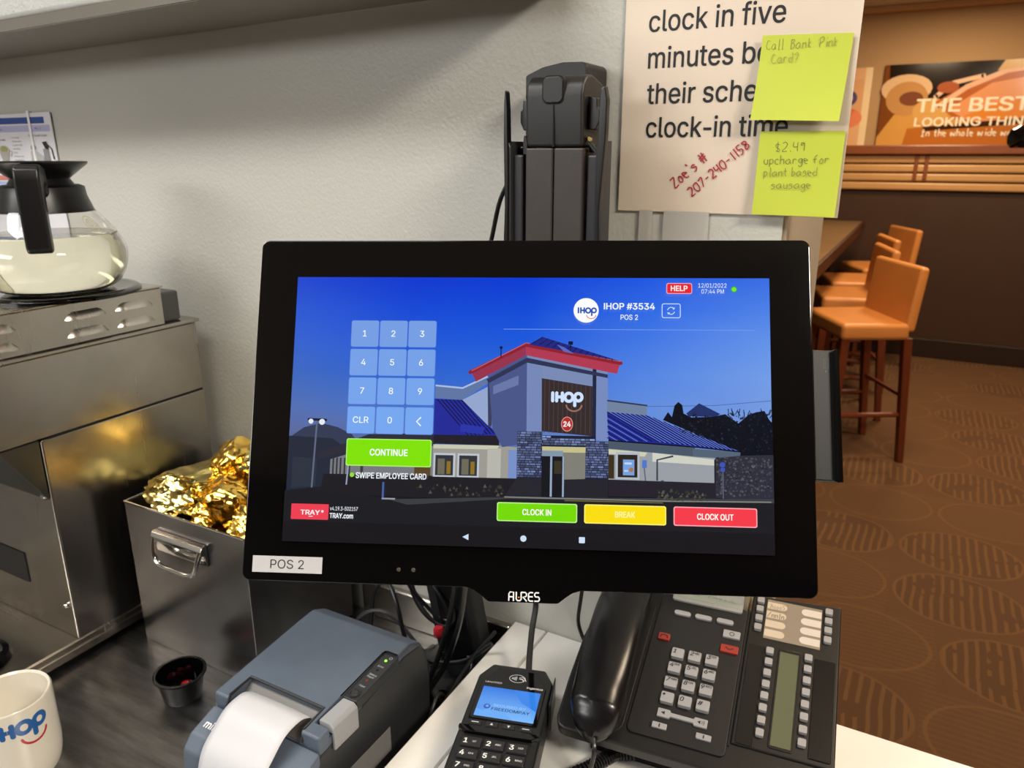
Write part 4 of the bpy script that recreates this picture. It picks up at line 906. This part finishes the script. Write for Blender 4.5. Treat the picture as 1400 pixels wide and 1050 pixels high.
    for i in range(26):
        a = rnd.uniform(.3, 2.8); x, y = rnd.uniform(1745, 1910), rnd.uniform(545, 565); c.stroke([(x, y), (x + 16 * math.cos(a), y - 26 * math.sin(a))], 3, (22, 26, 44), cap=False)
    c.poly([(1700, 716), (1800, 705), (1920, 700), (1920, 880), (1700, 868)], (46, 48, 60)); vs_ = []; fs = []; cl = []
    for i in range(420):
        x, y = rnd.uniform(1705, 1912), rnd.uniform(712, 862); r = rnd.uniform(2, 6); b_ = len(vs_); vs_ += [(x, y - r), (x + r, y), (x, y + r), (x - r, y)]; fs.append((b_, b_ + 1, b_ + 2, b_ + 3)); q = rnd.randint(30, 96); cl += [(q, q, q + 12)] * 4
    c._add(vs_, fs, cl); c.circle(1727, 742, 11, (60, 84, 180), 12); c.rect(1720, 754, 1736, 768, (60, 84, 190)); c.stroke([(1729, 765), (1729, 872)], 5, (84, 90, 110), cap=False)
    # --- ground and shrubs
    c.poly([(0, 880), (140, 862), (420, 905), (900, 886), (1910, 881), (1920, 881), (1920, 1080), (0, 1080)], (32, 32, 37)); c.poly([(420, 905), (884, 886), (1920, 868), (1920, 884), (900, 892), (500, 925)], (60, 62, 66)); c.stroke([(884, 885), (1500, 886), (1910, 880)], 5, (126, 128, 124), cap=False); c.stroke([(1120, 893), (1500, 893)], 4, (110, 104, 60), cap=False)
    vs_ = []; fs = []; cl = []
    for i in range(90):
        x = rnd.choice([rnd.uniform(520, 880), rnd.uniform(1480, 1690)]); y = rnd.uniform(842, 880); r = rnd.uniform(3, 8); b_ = len(vs_); vs_ += [(x - r, y + r), (x, y - r), (x + r, y + r)]; fs.append((b_, b_ + 1, b_ + 2)); q = rnd.randint(44, 92); cl += [(q, q, q - 10)] * 3
    c._add(vs_, fs, cl); c.rect(396, 838, 404, 905, (70, 100, 160)); c.rect(396, 900, 450, 906, (150, 156, 170))
    c.rect(0, 1000, 1920, 1080, (29, 27, 31))
    # --- interface
    key = (118, 160, 234); ys_ = (186, 304, 421, 539)
    labs = [['1', '2', '3'], ['4', '5', '6'], ['7', '8', '9'], ['CLR', '0', '<']]
    for r_ in range(4):
        for k in range(3):
            x, y = 243 + k * 118.5, ys_[r_]; c.rr(x - 2, y - 2, x + 114, y + 109, 9, (86, 126, 216)); q = (118 - r_ * 0, 158 + r_ * 3, 228 + r_ * 4); c.rr(x, y, x + 112, y + 107, 7, q)
            if labs[r_][k] == '<': c.stroke([(x + 62, y + 40), (x + 46, y + 56), (x + 62, y + 72)], 5, (245, 252, 255))
            else: c.text(labs[r_][k], x + 55, y + 65, 25, None, (245, 252, 255), .006, 'c', True)
    c.rr(245, 667, 590, 776, 8, (176, 244, 110)); c.rr(249, 671, 586, 772, 6, (128, 226, 10)); c.text('CONTINUE', 418, 733, 25, 152, (250, 255, 246), .02, 'c', True)
    c.circle(273, 812, 9, (150, 220, 60)); c.text('SWIPE EMPLOYEE CARD', 289, 824, 22, 284, (240, 246, 252), .018, 'l', True)
    c.rr(33, 931, 185, 992, 3, (238, 66, 84)); c.text('TRAY', 72, 973, 18, 78, (255, 240, 240), .02, 'l', True); c.text('*', 156, 972, 18, 9, (255, 240, 240), .02, 'l', True); c.rect(106, 978, 122, 981, (255, 240, 240))
    c.text('v4.19.3-502157', 191, 954, 15, 112, (236, 240, 248), .004, 'l', True); c.text('TRAY.com', 191, 984, 19, 94, (240, 246, 252), .02, 'l', True)
    c.poly([(724, 1043), (748, 1031), (748, 1055)], (206, 226, 246)); c.circle(963, 1043, 12, (206, 226, 246)); c.rr(1178, 1031, 1201, 1054, 3, (206, 226, 246))
    for x0, x1, col, e, s_, w_ in ((859, 1168, (118, 218, 12), (190, 244, 140), 'CLOCK IN', 112), (1199, 1509, (250, 222, 20), (255, 244, 120), 'BREAK', 76), (1541, 1852, (246, 62, 76), (255, 170, 180), 'CLOCK OUT', 136)):
        c.rr(x0 - 2, 905, x1 + 2, 978, 8, e); c.rr(x0 + 2, 909, x1 - 2, 974, 6, col); c.text(s_, (x0 + x1) / 2, 952, 22, w_, (255, 252, 240) if s_ != 'BREAK' else (255, 246, 160), .022, 'c', True)
    c.rr(1513, 26, 1614, 70, 8, (240, 170, 190)); c.rr(1516, 29, 1611, 67, 6, (232, 36, 48)); c.text('HELP', 1563, 58, 21, 64, (255, 245, 245), .022, 'c', True)
    c.text('12/01/2022', 1638, 44, 17, 110, (236, 245, 255), 0, 'l', True); c.text('07:44 PM', 1650, 68, 17, 88, (236, 245, 255), 0, 'l', True); c.circle(1777, 51, 12, (60, 170, 60)); c.circle(1777, 51, 9, (120, 230, 50))
    c.circle(1196, 139, 50, (250, 252, 255), 40); c.pancake(1162, 152, 26, (20, 76, 170), (226, 100, 110), ydown=True, lw=.24)
    c.text('IHOP #3534', 1267, 134, 25, 200, (240, 246, 255), .018, 'l', True); c.text('POS 2', 1333, 176, 20, 68, (236, 244, 255), .008, 'l', True)
    c.stroke(rrect(1496, 111, 1567, 167, 7), 3, (206, 226, 255), closed=True)
    for a0 in (.3, PI + .3):
        P_ = [(1531 + 14 * math.cos(a0 + k * .26), 139 + 14 * math.sin(a0 + k * .26)) for k in range(9)]; c.stroke(P_, 3, (206, 226, 255)); e = P_[-1]; c.poly([(e[0] - 6, e[1] - 3), (e[0] + 6, e[1] - 3), (e[0], e[1] + 6)], (206, 226, 255))
    c.stroke([(867, 218), (1856, 215)], 2.2, (120, 160, 236), cap=False)
    c.build('screen', M_screen, t, label='lit screen')
    # maker's lettering on the chin, drawn with strokes
    c = Canvas(planef((-.0094, -.1332, .0003), (1, 0, 0), (0, 1, 0), (0, 0, 1), .00107), .00002); S = (225, 225, 228); k = .85
    for st_ in ([(0.4, 0), (.4, 4.5), (1.2, 5.6), (3.4, 5.6), (3.4, 0)], [(.4, 2.6), (3.4, 2.6)], [(5.2, 5.8), (5.2, 1.2), (6, .3), (7.6, .3), (8.4, 1.2), (8.4, 5.8)], [(8.4, 5.6), (11, 5.6), (11.8, 4.8), (11.8, 3.4), (11, 2.8), (9.4, 2.8), (12, 0)], [(16.2, 5.6), (14, 5.6), (13.2, 4.8), (13.2, 1), (14, .3), (16.2, .3)], [(13.2, 3), (16, 3)], [(20, 5.6), (17.8, 5.6), (17.2, 4.8), (17.2, 3.8), (17.8, 3), (19.6, 3), (20.2, 2.2), (20.2, 1), (19.6, .3), (17, .3)]): c.stroke(st_, k, S, cap=False)
    c.circle(6.8, 2.4, .5, (226, 120, 40), 8)
    c.build('maker_lettering', M_print, t)
    # name sticker
    stk = part('sticker', b2(-.1936, -.1427, -.1192, -.1077, 0, .0004), mat('sticker_white', (186, 186, 188), .5), t)
    c = Canvas(planef((-.1682, -.1163, .0005), (1, 0, 0), (0, 1, 0), (0, 0, 1)), .00002); c.text('POS 2', 0, 0, .0062, .0245, (20, 20, 22), 0, 'c'); c.build('sticker_text', M_print, stk)
    for x in (-.0875, -.0770): part('indicator_dot', lathe([(0, .0004), (.0012, .0003), (.0015, 0), (0, 0)], 12, (x, -.1145, 0)), mat('dim_led', (70, 64, 52), .3), t)
    # card reader on the right-hand side
    crd = part('card_reader', prism([(.2015, -.0455), (.2180, -.0462), (.2180, .0460), (.2015, .0462)], -.034, -.004, 'z', .0012, 2), mat('reader_black', (7, 7, 8), .5), t, label='black magnetic card reader on the side')
    part('reader_lip', prism([(.2155, -.0468), (.2195, -.0468), (.2188, .0462), (.2155, .0462)], -.036, .001, 'z', .0008, 2), M_blkg, t)
    c = Canvas(planef((.2085, .033, -.0038), (1, 0, 0), (0, 1, 0), (0, 0, 1), .001), .00002); S = (92, 88, 88); c.stroke([(0, 0), (4, 0), (4.5, 7), (1, 7.5), (1, 0)], .35, S, cap=False); c.stroke([(2, 0), (2, 7)], .3, S, cap=False); c.poly([(2, -3), (3.4, -2), (2, -1.2)], S); c.build('reader_symbol', M_print, crd)
monitor()

# ================================================================ MOUNT BEHIND THE MONITOR
def mount():
    t = thing('mounting_arm', 'dark jointed mounting arm standing between the wall and the monitor', 'arm', (-.3125, .70, 1.20))
    m1 = mat('arm_black', (23, 21, 21), .45, bump=(700, .15, .0004), var=(30, .2)); m2 = mat('arm_grey', (54, 49, 45), .5, bump=(700, .2, .0004), var=(40, .12)); m3 = mat('arm_channel', (40, 40, 44), .45)
    x0, x1, xc = -.3415, -.2825, -.3125; y = .66
    cap = [(y + .002, 1.5555), (y, 1.60), (y + .003, 1.611), (y + .010, 1.6175), (y + .022, 1.619), (y + .05, 1.612), (y + .05, 1.5555)]
    part('upper_cap', prism(cap, x0, x1 - .001, 'x', .003, 3), m1, t, True, world=True)
    part('post_half', b2(x0, xc - .0006, y + .001, y + .05, 1.19, 1.555, .0015), m2, t, world=True); part('post_half', b2(xc + .0006, x1, y + .001, y + .05, 1.19, 1.555, .0015), m2, t, world=True)
    part('cap_seam', b2(xc - .0005, xc + .0005, y - .0004, y + .004, 1.556, 1.594), M_gap, t, world=True)
    part('button_pad', prism(rrect(xc - .0105, 1.594, xc + .0095, 1.6165, .0055), y - .0015, y + .008, 'y', .001, 2), m1, t, True, world=True)
    part('button_groove', prism(rrect(xc - .0115, 1.593, xc + .0105, 1.6175, .006), y - .0002, y + .007, 'y'), M_gap, t, world=True)
    part('wall_block', prism([(-.3700, 1.50), (-.3700, 1.624), (-.352, 1.631), (-.330, 1.6345), (-.3075, 1.634), (-.3035, 1.630), (-.3035, 1.50)], .715, YW - .001, 'y', .002, 2), m1, t, True, world=True)
    part('neck', b2(-.34, -.30, y + .04, .72, 1.50, 1.60, .003), m1, t, world=True)
    for s_ in (-1, 1):
        xx = lambda a: xc + s_ * a
        part('side_bolt', prism([(.0290, 1.571), (.0290, 1.600), (.0375, 1.598), (.0380, 1.590), (.0405, 1.588), (.0405, 1.578), (.0370, 1.571)] if s_ == 1 else [(-.0290, 1.571), (-.0290, 1.600), (-.0375, 1.598), (-.0380, 1.590), (-.0405, 1.588), (-.0405, 1.578), (-.0370, 1.571)], y + .012, y + .034, 'y', .001, 2, M=Matrix.Translation((xc, 0, 0))), M_blk, t, True, world=True)
        # thin leaf-shaped side blade
        bl = [(.0, 1.42), (.002, 1.44), (-.0005, 1.50), (.0035 if s_ == 1 else .0005, 1.56), (.0040 if s_ == 1 else .0, 1.595), (.0015 if s_ == 1 else -.001, 1.6065), (-.0025, 1.6045), (-.0035, 1.59), (-.0045, 1.53), (-.0035, 1.42)]
        ox = xc + s_ * .0495
        part('side_blade', prism([(ox + s_ * a, b) for a, b in bl], y - .004, y + .004, 'y', .0012, 2), M_blk, t, True, world=True)
        part('channel_plate', b2(xx(.0330), xx(.0445), y + .004, y + .03, 1.22, 1.549, .002), m3, t, world=True)
        part('channel_flange', prism([(xx(.0435), 1.22), (xx(.0465), 1.22), (xx(.0465), 1.562), (xx(.0435), 1.556)], y - .002, y + .03, 'y', .0008, 1), m3, t, world=True)
        part('cross_link', b2(xx(.029), xx(.043), y + .016, y + .026, 1.551, 1.5565, .001), M_blk, t, world=True)
        part('hook', prism([(xx(.0305), 1.549), (xx(.0355), 1.549), (xx(.0355), 1.560), (xx(.0345), 1.5665), (xx(.032), 1.5665), (xx(.0305), 1.560)] if s_ == -1 else [(xx(.030), 1.560), (xx(.031), 1.562), (xx(.0425), 1.551), (xx(.0425), 1.546), (xx(.040), 1.548)], y + .008, y + .014, 'y', .0006, 1), M_blk, t, world=True)
        part('brass_pin', lathe([(0, 0), (.0025, 0), (.0025, .003), (0, .003)], 12, M=Matrix.Translation((xx(.0315), y + .012, 1.5625)) @ Matrix.Rotation(PI / 2, 4, 'X')), mat('brass', (220, 190, 120), .2, 1), t, world=True)
        part('tie_block', b2(xx(.0295), xx(.036), y + .014, y + .022, 1.483, 1.489, .0008), M_blk, t, world=True)
    for z in (1.515, 1.498, 1.48): part('side_screw', lathe([(0, .0012), (.0014, .001), (.002, 0), (0, 0)], 10, M=Matrix.Translation((xc - .0465, y + .004, z)) @ Matrix.Rotation(-PI / 2, 4, 'Y')), M_blk, t, world=True)
    part('head_joint', b2(xc - .035, xc + .035, .555, y + .03, 1.33, 1.43, .006), M_blkm, t, world=True)
mount()
o = part('cable', tube([(-.352, .70, 1.56), (-.372, .70, 1.535), (-.385, .69, 1.505), (-.392, .68, 1.46), (-.40, .66, 1.42), (-.40, .62, 1.36)], .0024, 8, 6), M_blk, None, True)
tag(o, 'thin black cable curving down left of the mounting arm', 'cable')
o = part('cable', tube([(-.245, .70, 1.30), (-.285, .72, 1.12), (-.30, .73, 1.04), (-.300, .73, 1.0), (-.265, .71, .975), (-.22, .70, .965)], .0024, 8, 6), M_blk, None, True)
tag(o, 'thin black cable dropping behind the telephone handset', 'cable')

# ================================================================ CARD TERMINAL
def card_terminal():
    a = math.radians(16.3); M = Matrix.Translation((-.3255, .6135, ZW)) @ Matrix.Rotation(a, 4, 'Z')
    t = thing('card_terminal', 'black card payment terminal with a blue screen on the white counter', 'card terminal', mtx=M)
    h = .046; k = 1
    ol = [(-.0415, 0), (-.030, .021), (.030, .021), (.0415, 0), (.0415, -.172), (.030, -.182), (-.030, -.182), (-.0415, -.172)]
    part('housing', prism(ol, .012, h, 'z', .003, 3), mat('terminal_black', (22, 23, 25), .38), t, True)
    part('base_foot', prism([(-.034, -.01), (-.025, .012), (.025, .012), (.034, -.01), (.034, -.165), (-.034, -.165)], 0, .014, 'z', .002, 1), M_blk, t)
    part('display_window', prism([(-.0355, -.012), (-.0315, -.004), (-.022, .0125), (.022, .0125), (.0315, -.004), (.0355, -.012), (.0355, -.068), (-.0355, -.068)], h - .001, h + .0012, 'z', .0006, 1), M_blkg, t)
    c = Canvas(planef((0, -.042, h + .0014), (1, 0, 0), (0, 1, 0), (0, 0, 1), .001), .00002)
    c.poly([(-31, -22.5), (31, -22.5), (31, 22.5), (-31, 22.5)], [(122, 184, 250), (120, 184, 250), (40, 120, 224), (40, 118, 222)]); c.poly([(2, 22.5), (31, 22.5), (31, -6), (14, 4)], (52, 132, 232)); c.poly([(-31, -22.5), (10, -22.5), (-6, -8), (-31, -4)], (104, 170, 246)); c.poly([(-31, 2), (-20, 2), (-16, -8), (-24, -14), (-31, -12)], (88, 152, 236))
    c.circle(-20.5, -7.5, 3.6, (44, 92, 180)); c.circle(-20.3, -7, 1.7, (110, 170, 240)); c.text('SECURED BY', -14, -6.0, 3.3, 34, (150, 200, 252), .01); c.text('FREEDOMPAY', -15, -12.0, 4.0, 40, (24, 50, 84), .012)
    c.build('lit_display', M_screen, t, label='lit blue display')
    c = Canvas(planef((0, 0, h + .0014), (1, 0, 0), (0, 1, 0), (0, 0, 1), .001), .00002); S = (205, 206, 210)
    c.stroke(circ(2, -1.2, 8.6, 28, 6.2), .6, S, closed=True)
    for k in range(4): c.stroke([(-3.2 + k * 1.6, -1.2 + (1.1 + k * .7) * math.sin(q)) if False else (-4.2 + k * 1.5 + .8 * math.cos(q), -1.2 + (1.2 + k * .75) * math.sin(q)) for q in [-1.2 + .3 * i for i in range(9)]], .7, S)
    c.stroke([(4, .8), (7, 1.8), (10, 0), (12, -4)], .8, S); c.stroke([(4.5, -1), (8, -1.6), (9.5, -4.5)], 1.4, S)
    c.text('Lane/3000', -31, -13.2, 2.5, 18, S, .006); c.text('ingenico', 15, -15.0, 3.0, 17, S, .018)
    c.build('printed_marks', M_print, t)
    mk = mat('terminal_key', (34, 34, 37), .35)
    for i, x in enumerate((-.0265, -.0095, .008, .0255)):
        kk = part('function_key', box(BM(), (x, -.0745, h + .0008), (.0125, .0065, .0028), .001), mk, t)
        c = Canvas(planef((x, -.0745, h + .0023), (1, 0, 0), (0, 1, 0), (0, 0, 1), .001), .00002)
        if i in (0, 3): c.rect(-3.6, -.5, 3.6, .5, S)
        elif i == 1: c.poly([(-1.6, -1.4), (1.6, -1.4), (0, 1.8)], S)
        else: c.poly([(-1.6, 1.4), (1.6, 1.4), (0, -1.8)], S)
        c.build('key_mark', M_print, kk)
    part('ridge', prism([(-.0415, -.080), (.0415, -.080), (.0415, -.0845), (.034, -.0895), (-.034, -.0895), (-.0415, -.0845)], h - .002, h + .0035, 'z', .0012, 2), M_blkg, t, True)
    labs = ['1 QZ', '2 ABC', '3 DEF', '4 GHI', '5 JKL', '6 MNO', '7 PRS', '8 TUV', '9 WXY', '* ', '0 -SP', '# ']
    for i, s_ in enumerate(labs):
        x = -.0235 + (i % 3) * .0228; y = -.1005 - (i // 3) * .0155
        kk = part('number_key', box(BM(), (x, y, h + .0006), (.0205, .0128, .0034), .0012), mk, t)
        c = Canvas(planef((x, y, h + .0024), (1, 0, 0), (0, 1, 0), (0, 0, 1), .001), .00002); n_, a_ = s_.split(' '); c.text(n_, -7.4, -3.0, 5.8, None, (236, 236, 236), .02); c.text(a_, 1.2, -1.2, 2.1, None, (210, 210, 210), .015); c.build('key_print', M_print, kk)
    part('privacy_arm', prism([(.0425, .004), (.0435, .004), (.0455, -.040), (.0425, -.040)], .020, .052, 'z', .0004, 1), M_blk, t)
    o = part('cable', tube([(-.318, .636, ZW + .030), (-.328, .650, ZW + .034), (-.345, .69, ZW + .05), (-.352, .715, ZW + .075), (-.350, .70, ZW + .12), (-.32, .66, ZW + .19)], .0036, 10, 7), M_blkm, None, True)
    tag(o, 'thick black cable running from the card terminal up behind the monitor', 'cable')
card_terminal()

# ================================================================ TELEPHONE
def phone():
    s = .001 * .965; w = Vector((.9946, .1038, 0)); d = Vector((-.0988, .9474, .3044)); n = Vector((.0316, -.3028, .9525)); p0 = Vector((-.262, .596, -.565)) * .965 + Vector((0, 0, EYE))
    M = Matrix(((w.x * s, d.x * s, n.x * s, p0.x), (w.y * s, d.y * s, n.y * s, p0.y), (w.z * s, d.z * s, n.z * s, p0.z), (0, 0, 0, 1)))
    RB = (p0.x + .12, p0.y + .09, ZW)
    t = thing('telephone', 'black multi-line office telephone with grey keys on the white counter', 'telephone', RB)
    def P(name, bm, m, smooth=False, label=None, parent=None):
        bmesh.ops.transform(bm, matrix=M, verts=bm.verts); pr = parent or t
        return part(name, bm, m, pr, smooth, world=True, label=label)
    F = frame(t).inverted()
    def CV(o, u=(1, 0, 0), v=(0, 1, 0), nn=(0, 0, 1), eps=.03): f = planef(o, u, v, nn, 1); return Canvas(lambda a, b, h: tuple(F @ (M @ Vector(f(a, b, h)))), eps)
    mb = mat('phone_black', (12, 12, 13), .42, bump=(900, .15, .0003)); mk = mat('phone_key', (150, 150, 153), .45); mp = mat('phone_panel', (14, 14, 16), .5, bump=(900, .15, .0003))
    P('base', prism([(-7, 4), (-3, -5), (4, -8), (262, -8), (262, 30), (262, 150), (166, 194), (20, 194), (2, 190), (-2, 165), (-9, 110), (-9, 50)], -16, 0, 'z', 3, 3), mb, True)
    P('side_module', prism([(167, 25), (262.5, 25), (262.5, 224), (167, 217)], -14, 2.5, 'z', 2, 3), mb, True, 'add-on key module')
    # wedge stand under the body
    b = BM(); q = [M @ Vector((x, y, -14)) for x, y in ((24, 26), (240, 26), (240, 180), (160, 184), (26, 178))]
    lo = [b.verts.new((v.x, min(v.y, YW - .004), ZW + .0005)) for v in q]; hi = [b.verts.new((v.x, min(v.y, YW - .004), v.z)) for v in q]
    b.faces.new(lo); b.faces.new(hi[::-1]); _ = [b.faces.new((lo[i], hi[i], hi[(i + 1) % 5], lo[(i + 1) % 5])) for i in range(5)]
    part('stand', b, M_blk, t, world=True)
    P('centre_panel', prism(rrect(66, 8, 164, 193, 6), -2, 2.2, 'z', 1, 2), mp, True)
    P('panel_seam', b2(164.6, 166.4, 22, 194, -1, 1.2), M_gap)
    # handset cradle well
    P('cradle', prism(rrect(8, 2, 62, 185, 14), -6, 1.2, 'z', .8, 2), mb, True)
    for i in range(24):
        y = 68 + i * 4.4; x = -7.5 + 3.5 * max(0, (y - 100) / 70)
        P('vent_slot', b2(x + 1, x + 9, y, y + 1.6, -.4, .35), M_gap)
    # handset: thick ear and mouth pieces joined by an arched grip
    b = BM(); rings = []; N = 44
    for i in range(N + 1):
        u = i / N; y = -16 + 210 * u; xc = 36 - 9 * u
        e = math.sqrt(max(0, 1 - (2 * min(u, .11) / .22 - 1) ** 2)) if u < .11 else (math.sqrt(max(0, 1 - (2 * min(1 - u, .08) / .16 - 1) ** 2)) if u > .92 else 1); uu = min(1, u / .2); e = (1 - (1 - uu) ** 2.4) ** .5 if u < .2 else e
        end = max(0, 1 - min(u, 1 - u) * 4.2); wd = (28.5 + .8 * end) * max(.22, e); top = 33 + 10 * math.sin(PI * u) ** .8; bot = 2 + 20 * max(0, math.sin(PI * max(0, min(1, (u - .22) / .56)))) ** .5
        top = bot + (top - bot) * max(.35, e) if u < .11 else top
        rings.append([b.verts.new((xc + wd * (abs(math.cos(a)) ** .84) * (1 if math.cos(a) > 0 else -1), y, (top + bot) / 2 + (top - bot) / 2 * (abs(math.sin(a)) ** .85) * (1 if math.sin(a) > 0 else -1))) for a in [2 * PI * k / 28 for k in range(28)]])
    for a_, c_ in zip(rings, rings[1:]):
        for k in range(28): b.faces.new((a_[k], a_[(k + 1) % 28], c_[(k + 1) % 28], c_[k]))
    b.faces.new(rings[0]); b.faces.new(rings[-1][::-1])
    h_ = P('handset', b, mat('handset_black', (13, 13, 16), .25, bump=(700, .12, .0003)), True, 'glossy black handset')
    # main display
    P('display_frame', prism(rrect(78, 184, 158, 210, 3), 0, 5, 'z', 1, 2), mat('frame_grey', (150, 150, 148), .4), True)
    kk = P('display', b2(82, 154, 189, 207, 4, 5.3), mat('lcd_grey', (152, 158, 146), .25)); c = CV((84, 195.5, 5.5)); c.text('Dec 1   7:44 PM', 4, 0, 5, 60, (112, 118, 108)); c.build('display_text', M_print, kk)
    for x, y in ((93.5, 166.5), (117.3, 167), (141.3, 168)): P('soft_key', prism(rrect(x - 9.5, y - 3.2, x + 9.5, y + 3.2, 3.1), 1.5, 5, 'z', .8, 2), mk, True)
    ic = (26, 26, 28); red = mat('red_key', (146, 46, 36), .4)
    kk = P('release_key', prism(rrect(73.5, 124.5, 86.5, 133.5, 1.2), 1, 5, 'z', .8, 2), red, True, 'small red key'); c = CV((80, 129, 5.1)); c.stroke([(-4, -1.6), (-3, 1), (0, 2), (3, 1), (4, -1.6)], 1.6, ic); c.build('key_mark', M_print, kk)
    kk = P('hold_key', prism(rrect(141.5, 127, 160.5, 137, 1.2), 1, 5, 'z', .8, 2), red, True, 'wide red key'); c = CV((151, 132, 5.1)); c.stroke([(-4, 1), (0, -1.2), (4, 1)], 1.4, ic); c.build('key_mark', M_print, kk)
    kk = P('feature_key', prism(rrect(141.5, 147, 160, 157, 1.2), 1, 5, 'z', .8, 2), mk, True); c = CV((151, 152, 5.1)); c.stroke(circ(0, 0, 2.4, 12), .8, ic, closed=True); c.build('key_mark', M_print, kk)
    labs = [('1', ''), ('2', 'ABC'), ('3', 'DEF'), ('4', 'GHI'), ('5', 'JKL'), ('6', 'MNO'), ('7', 'PQRS'), ('8', 'TUV'), ('9', 'WXYZ'), ('*', ''), ('0', ''), ('#', '')]
    for i, (a_, l_) in enumerate(labs):
        x = 99 + (i % 3) * 18.2; y = 109.7 - (i // 3) * 18.8 + (i % 3) * .6
        kk = P('dial_key', prism(rrect(x - 6.6, y - 5.8, x + 6.6, y + 6.2, 1.4, 3), 1, 7, 'z', 1.2, 2), mk, True)
        c = CV((x - 4.6, y, 7.1)); c.text(a_, -.6, -.8 if not l_ else .2, 5.0, None, ic, .018, shear=.2)
        if l_: c.text(l_, 3.8, 2.4, 2.7, 6.6 if len(l_) > 3 else 5.6, ic, .014, shear=.2)
        c.build('key_print', M_print, kk)
    kk = P('volume_key', prism([(92.5, 31.5), (105, 31.5), (106, 34), (129, 34), (130, 31.5), (143, 31.5), (143, 41), (130, 41), (129, 38.5), (106, 38.5), (105, 41), (92.5, 41)], 1, 4.6, 'z', .7, 2), mk, True)
    c = CV((99, 36.3, 4.7)); c.poly([(-3, 0), (1, 2), (1, -2)], ic); c.poly([(34, 0), (37, 2), (37, -2)], ic); c.stroke([(38.6, 1.4), (39, 0), (38.6, -1.4)], .5, ic); c.stroke([(40.2, 2.2), (40.8, 0), (40.2, -2.2)], .5, ic); c.build('key_mark', M_print, kk)
    for x, y in ((97.5, 21.5), (141.5, 22)): kk = P('side_key', prism(rrect(x - 7.5, y - 3, x + 7.5, y + 3.4, 1), 1, 4.2, 'z', .7, 2), mk, True); c = CV((x, y, 4.3)); c.stroke([(0, 1.4), (0, -1.4)], 1.3, ic); c.build('key_mark', M_print, kk)
    for x, y in ((89, 21),): P('led', b2(x - 1.5, x + .2, y - 2, y + 2, 2, 3), M_blkg)
    # module: label card
    kk = P('label_card', b2(183.6, 242.4, 158.5, 214, 2.3, 3.1), mat('label_card', (138, 127, 113), .4))
    c = CV((183.6, 158.5, 3.2), eps=.02)
    for k in range(4):
        y = 3.2 + k * 13; c.poly([(0.4, y), (17, y)] + [(17 + 4.8 * math.sin(q), y + 4.8 - 4.8 * math.cos(q)) for q in [PI * j / 8 for j in range(9)]] + [(.4, y + 9.6)], (196, 182, 162))
        c.poly([(58.4, y + 9.6), (42, y + 9.6)] + [(42 - 4.8 * math.sin(q), y + 4.8 + 4.8 * math.cos(q)) for q in [PI * j / 8 for j in range(9)]] + [(58.4, y)], (204, 196, 188))
    c.hand('8ooo5', 3.0, 43.6, 7, .55, (128, 128, 110), 0, 17); c.hand('/nnln', 1.0, 30.2, 7.5, .7, (110, 100, 90), 0, 19); c.build('card_print', M_print, kk)
    def sk(x, y): P('line_key', prism(rrect(x - 3.9, y - 4.1, x + 3.9, y + 4.1, 1.5, 3), 2, 6.4, 'z', .8, 2), mk, True)
    for k in range(4): sk(176.2 + .2 * k, 209 - k * 13); sk(249.4, 211.5 - k * 13)
    for k in range(8): sk(192.6, 141.4 - k * 14.15); sk(231.8, 143.5 - k * 14.3)
    P('lcd_bezel', prism(rrect(201, 30, 224.5, 149, 3), 1, 3.3, 'z', .6, 2), M_blk); P('lcd', b2(203.2, 222.2, 33, 144.5, 3, 3.6), mat('lcd_green', (92, 98, 76), .2))
    P('label_window', prism(rrect(238, 30, 258.5, 146, 1.5), 2, 3.6, 'z', .5, 1), mat('window_black', (16, 16, 17), .25)); P('label_window', prism(rrect(170.5, 26, 187, 147, 1.5), 2, 3.2, 'z', .5, 1), mat('window_black', (16, 16, 17), .25))
    # coiled cord
    a = M @ Vector((38, -10, 12)); pts = [a, Vector((a.x + .006, a.y - .012, a.z - .012)), Vector((-.214, .555, ZW + .012)), Vector((-.205, .535, ZW + .006)), Vector((-.198, .50, ZW + .006))]
    part('cord', tube(pts, .0022, 8, 7), M_blk, t, True, world=True)
    base = smooth_path([(-.185, .612, ZW + .0085), (-.203, .603, ZW + .0085), (-.212, .588, ZW + .0085), (-.222, .570, ZW + .0085), (-.236, .548, ZW + .0085), (-.25, .52, ZW + .0085)], 10); hel = []; tot = 30
    L_ = len(base) - 1; n_ = tot * 9
    for i in range(n_ + 1):
        f = i / n_ * L_; k = min(int(f), L_ - 1); p = base[k].lerp(base[k + 1], f - k); T = (base[k + 1] - base[k]).normalized(); U = Vector((0, 0, 1)); S_ = T.cross(U).normalized(); a_ = i / 9 * 2 * PI
        hel.append(p + (U * math.cos(a_) + S_ * math.sin(a_)) * .0058)
    part('coiled_cord', tube(hel, .0017, 6, smooth=False), M_blk, t, True, world=True)
phone()
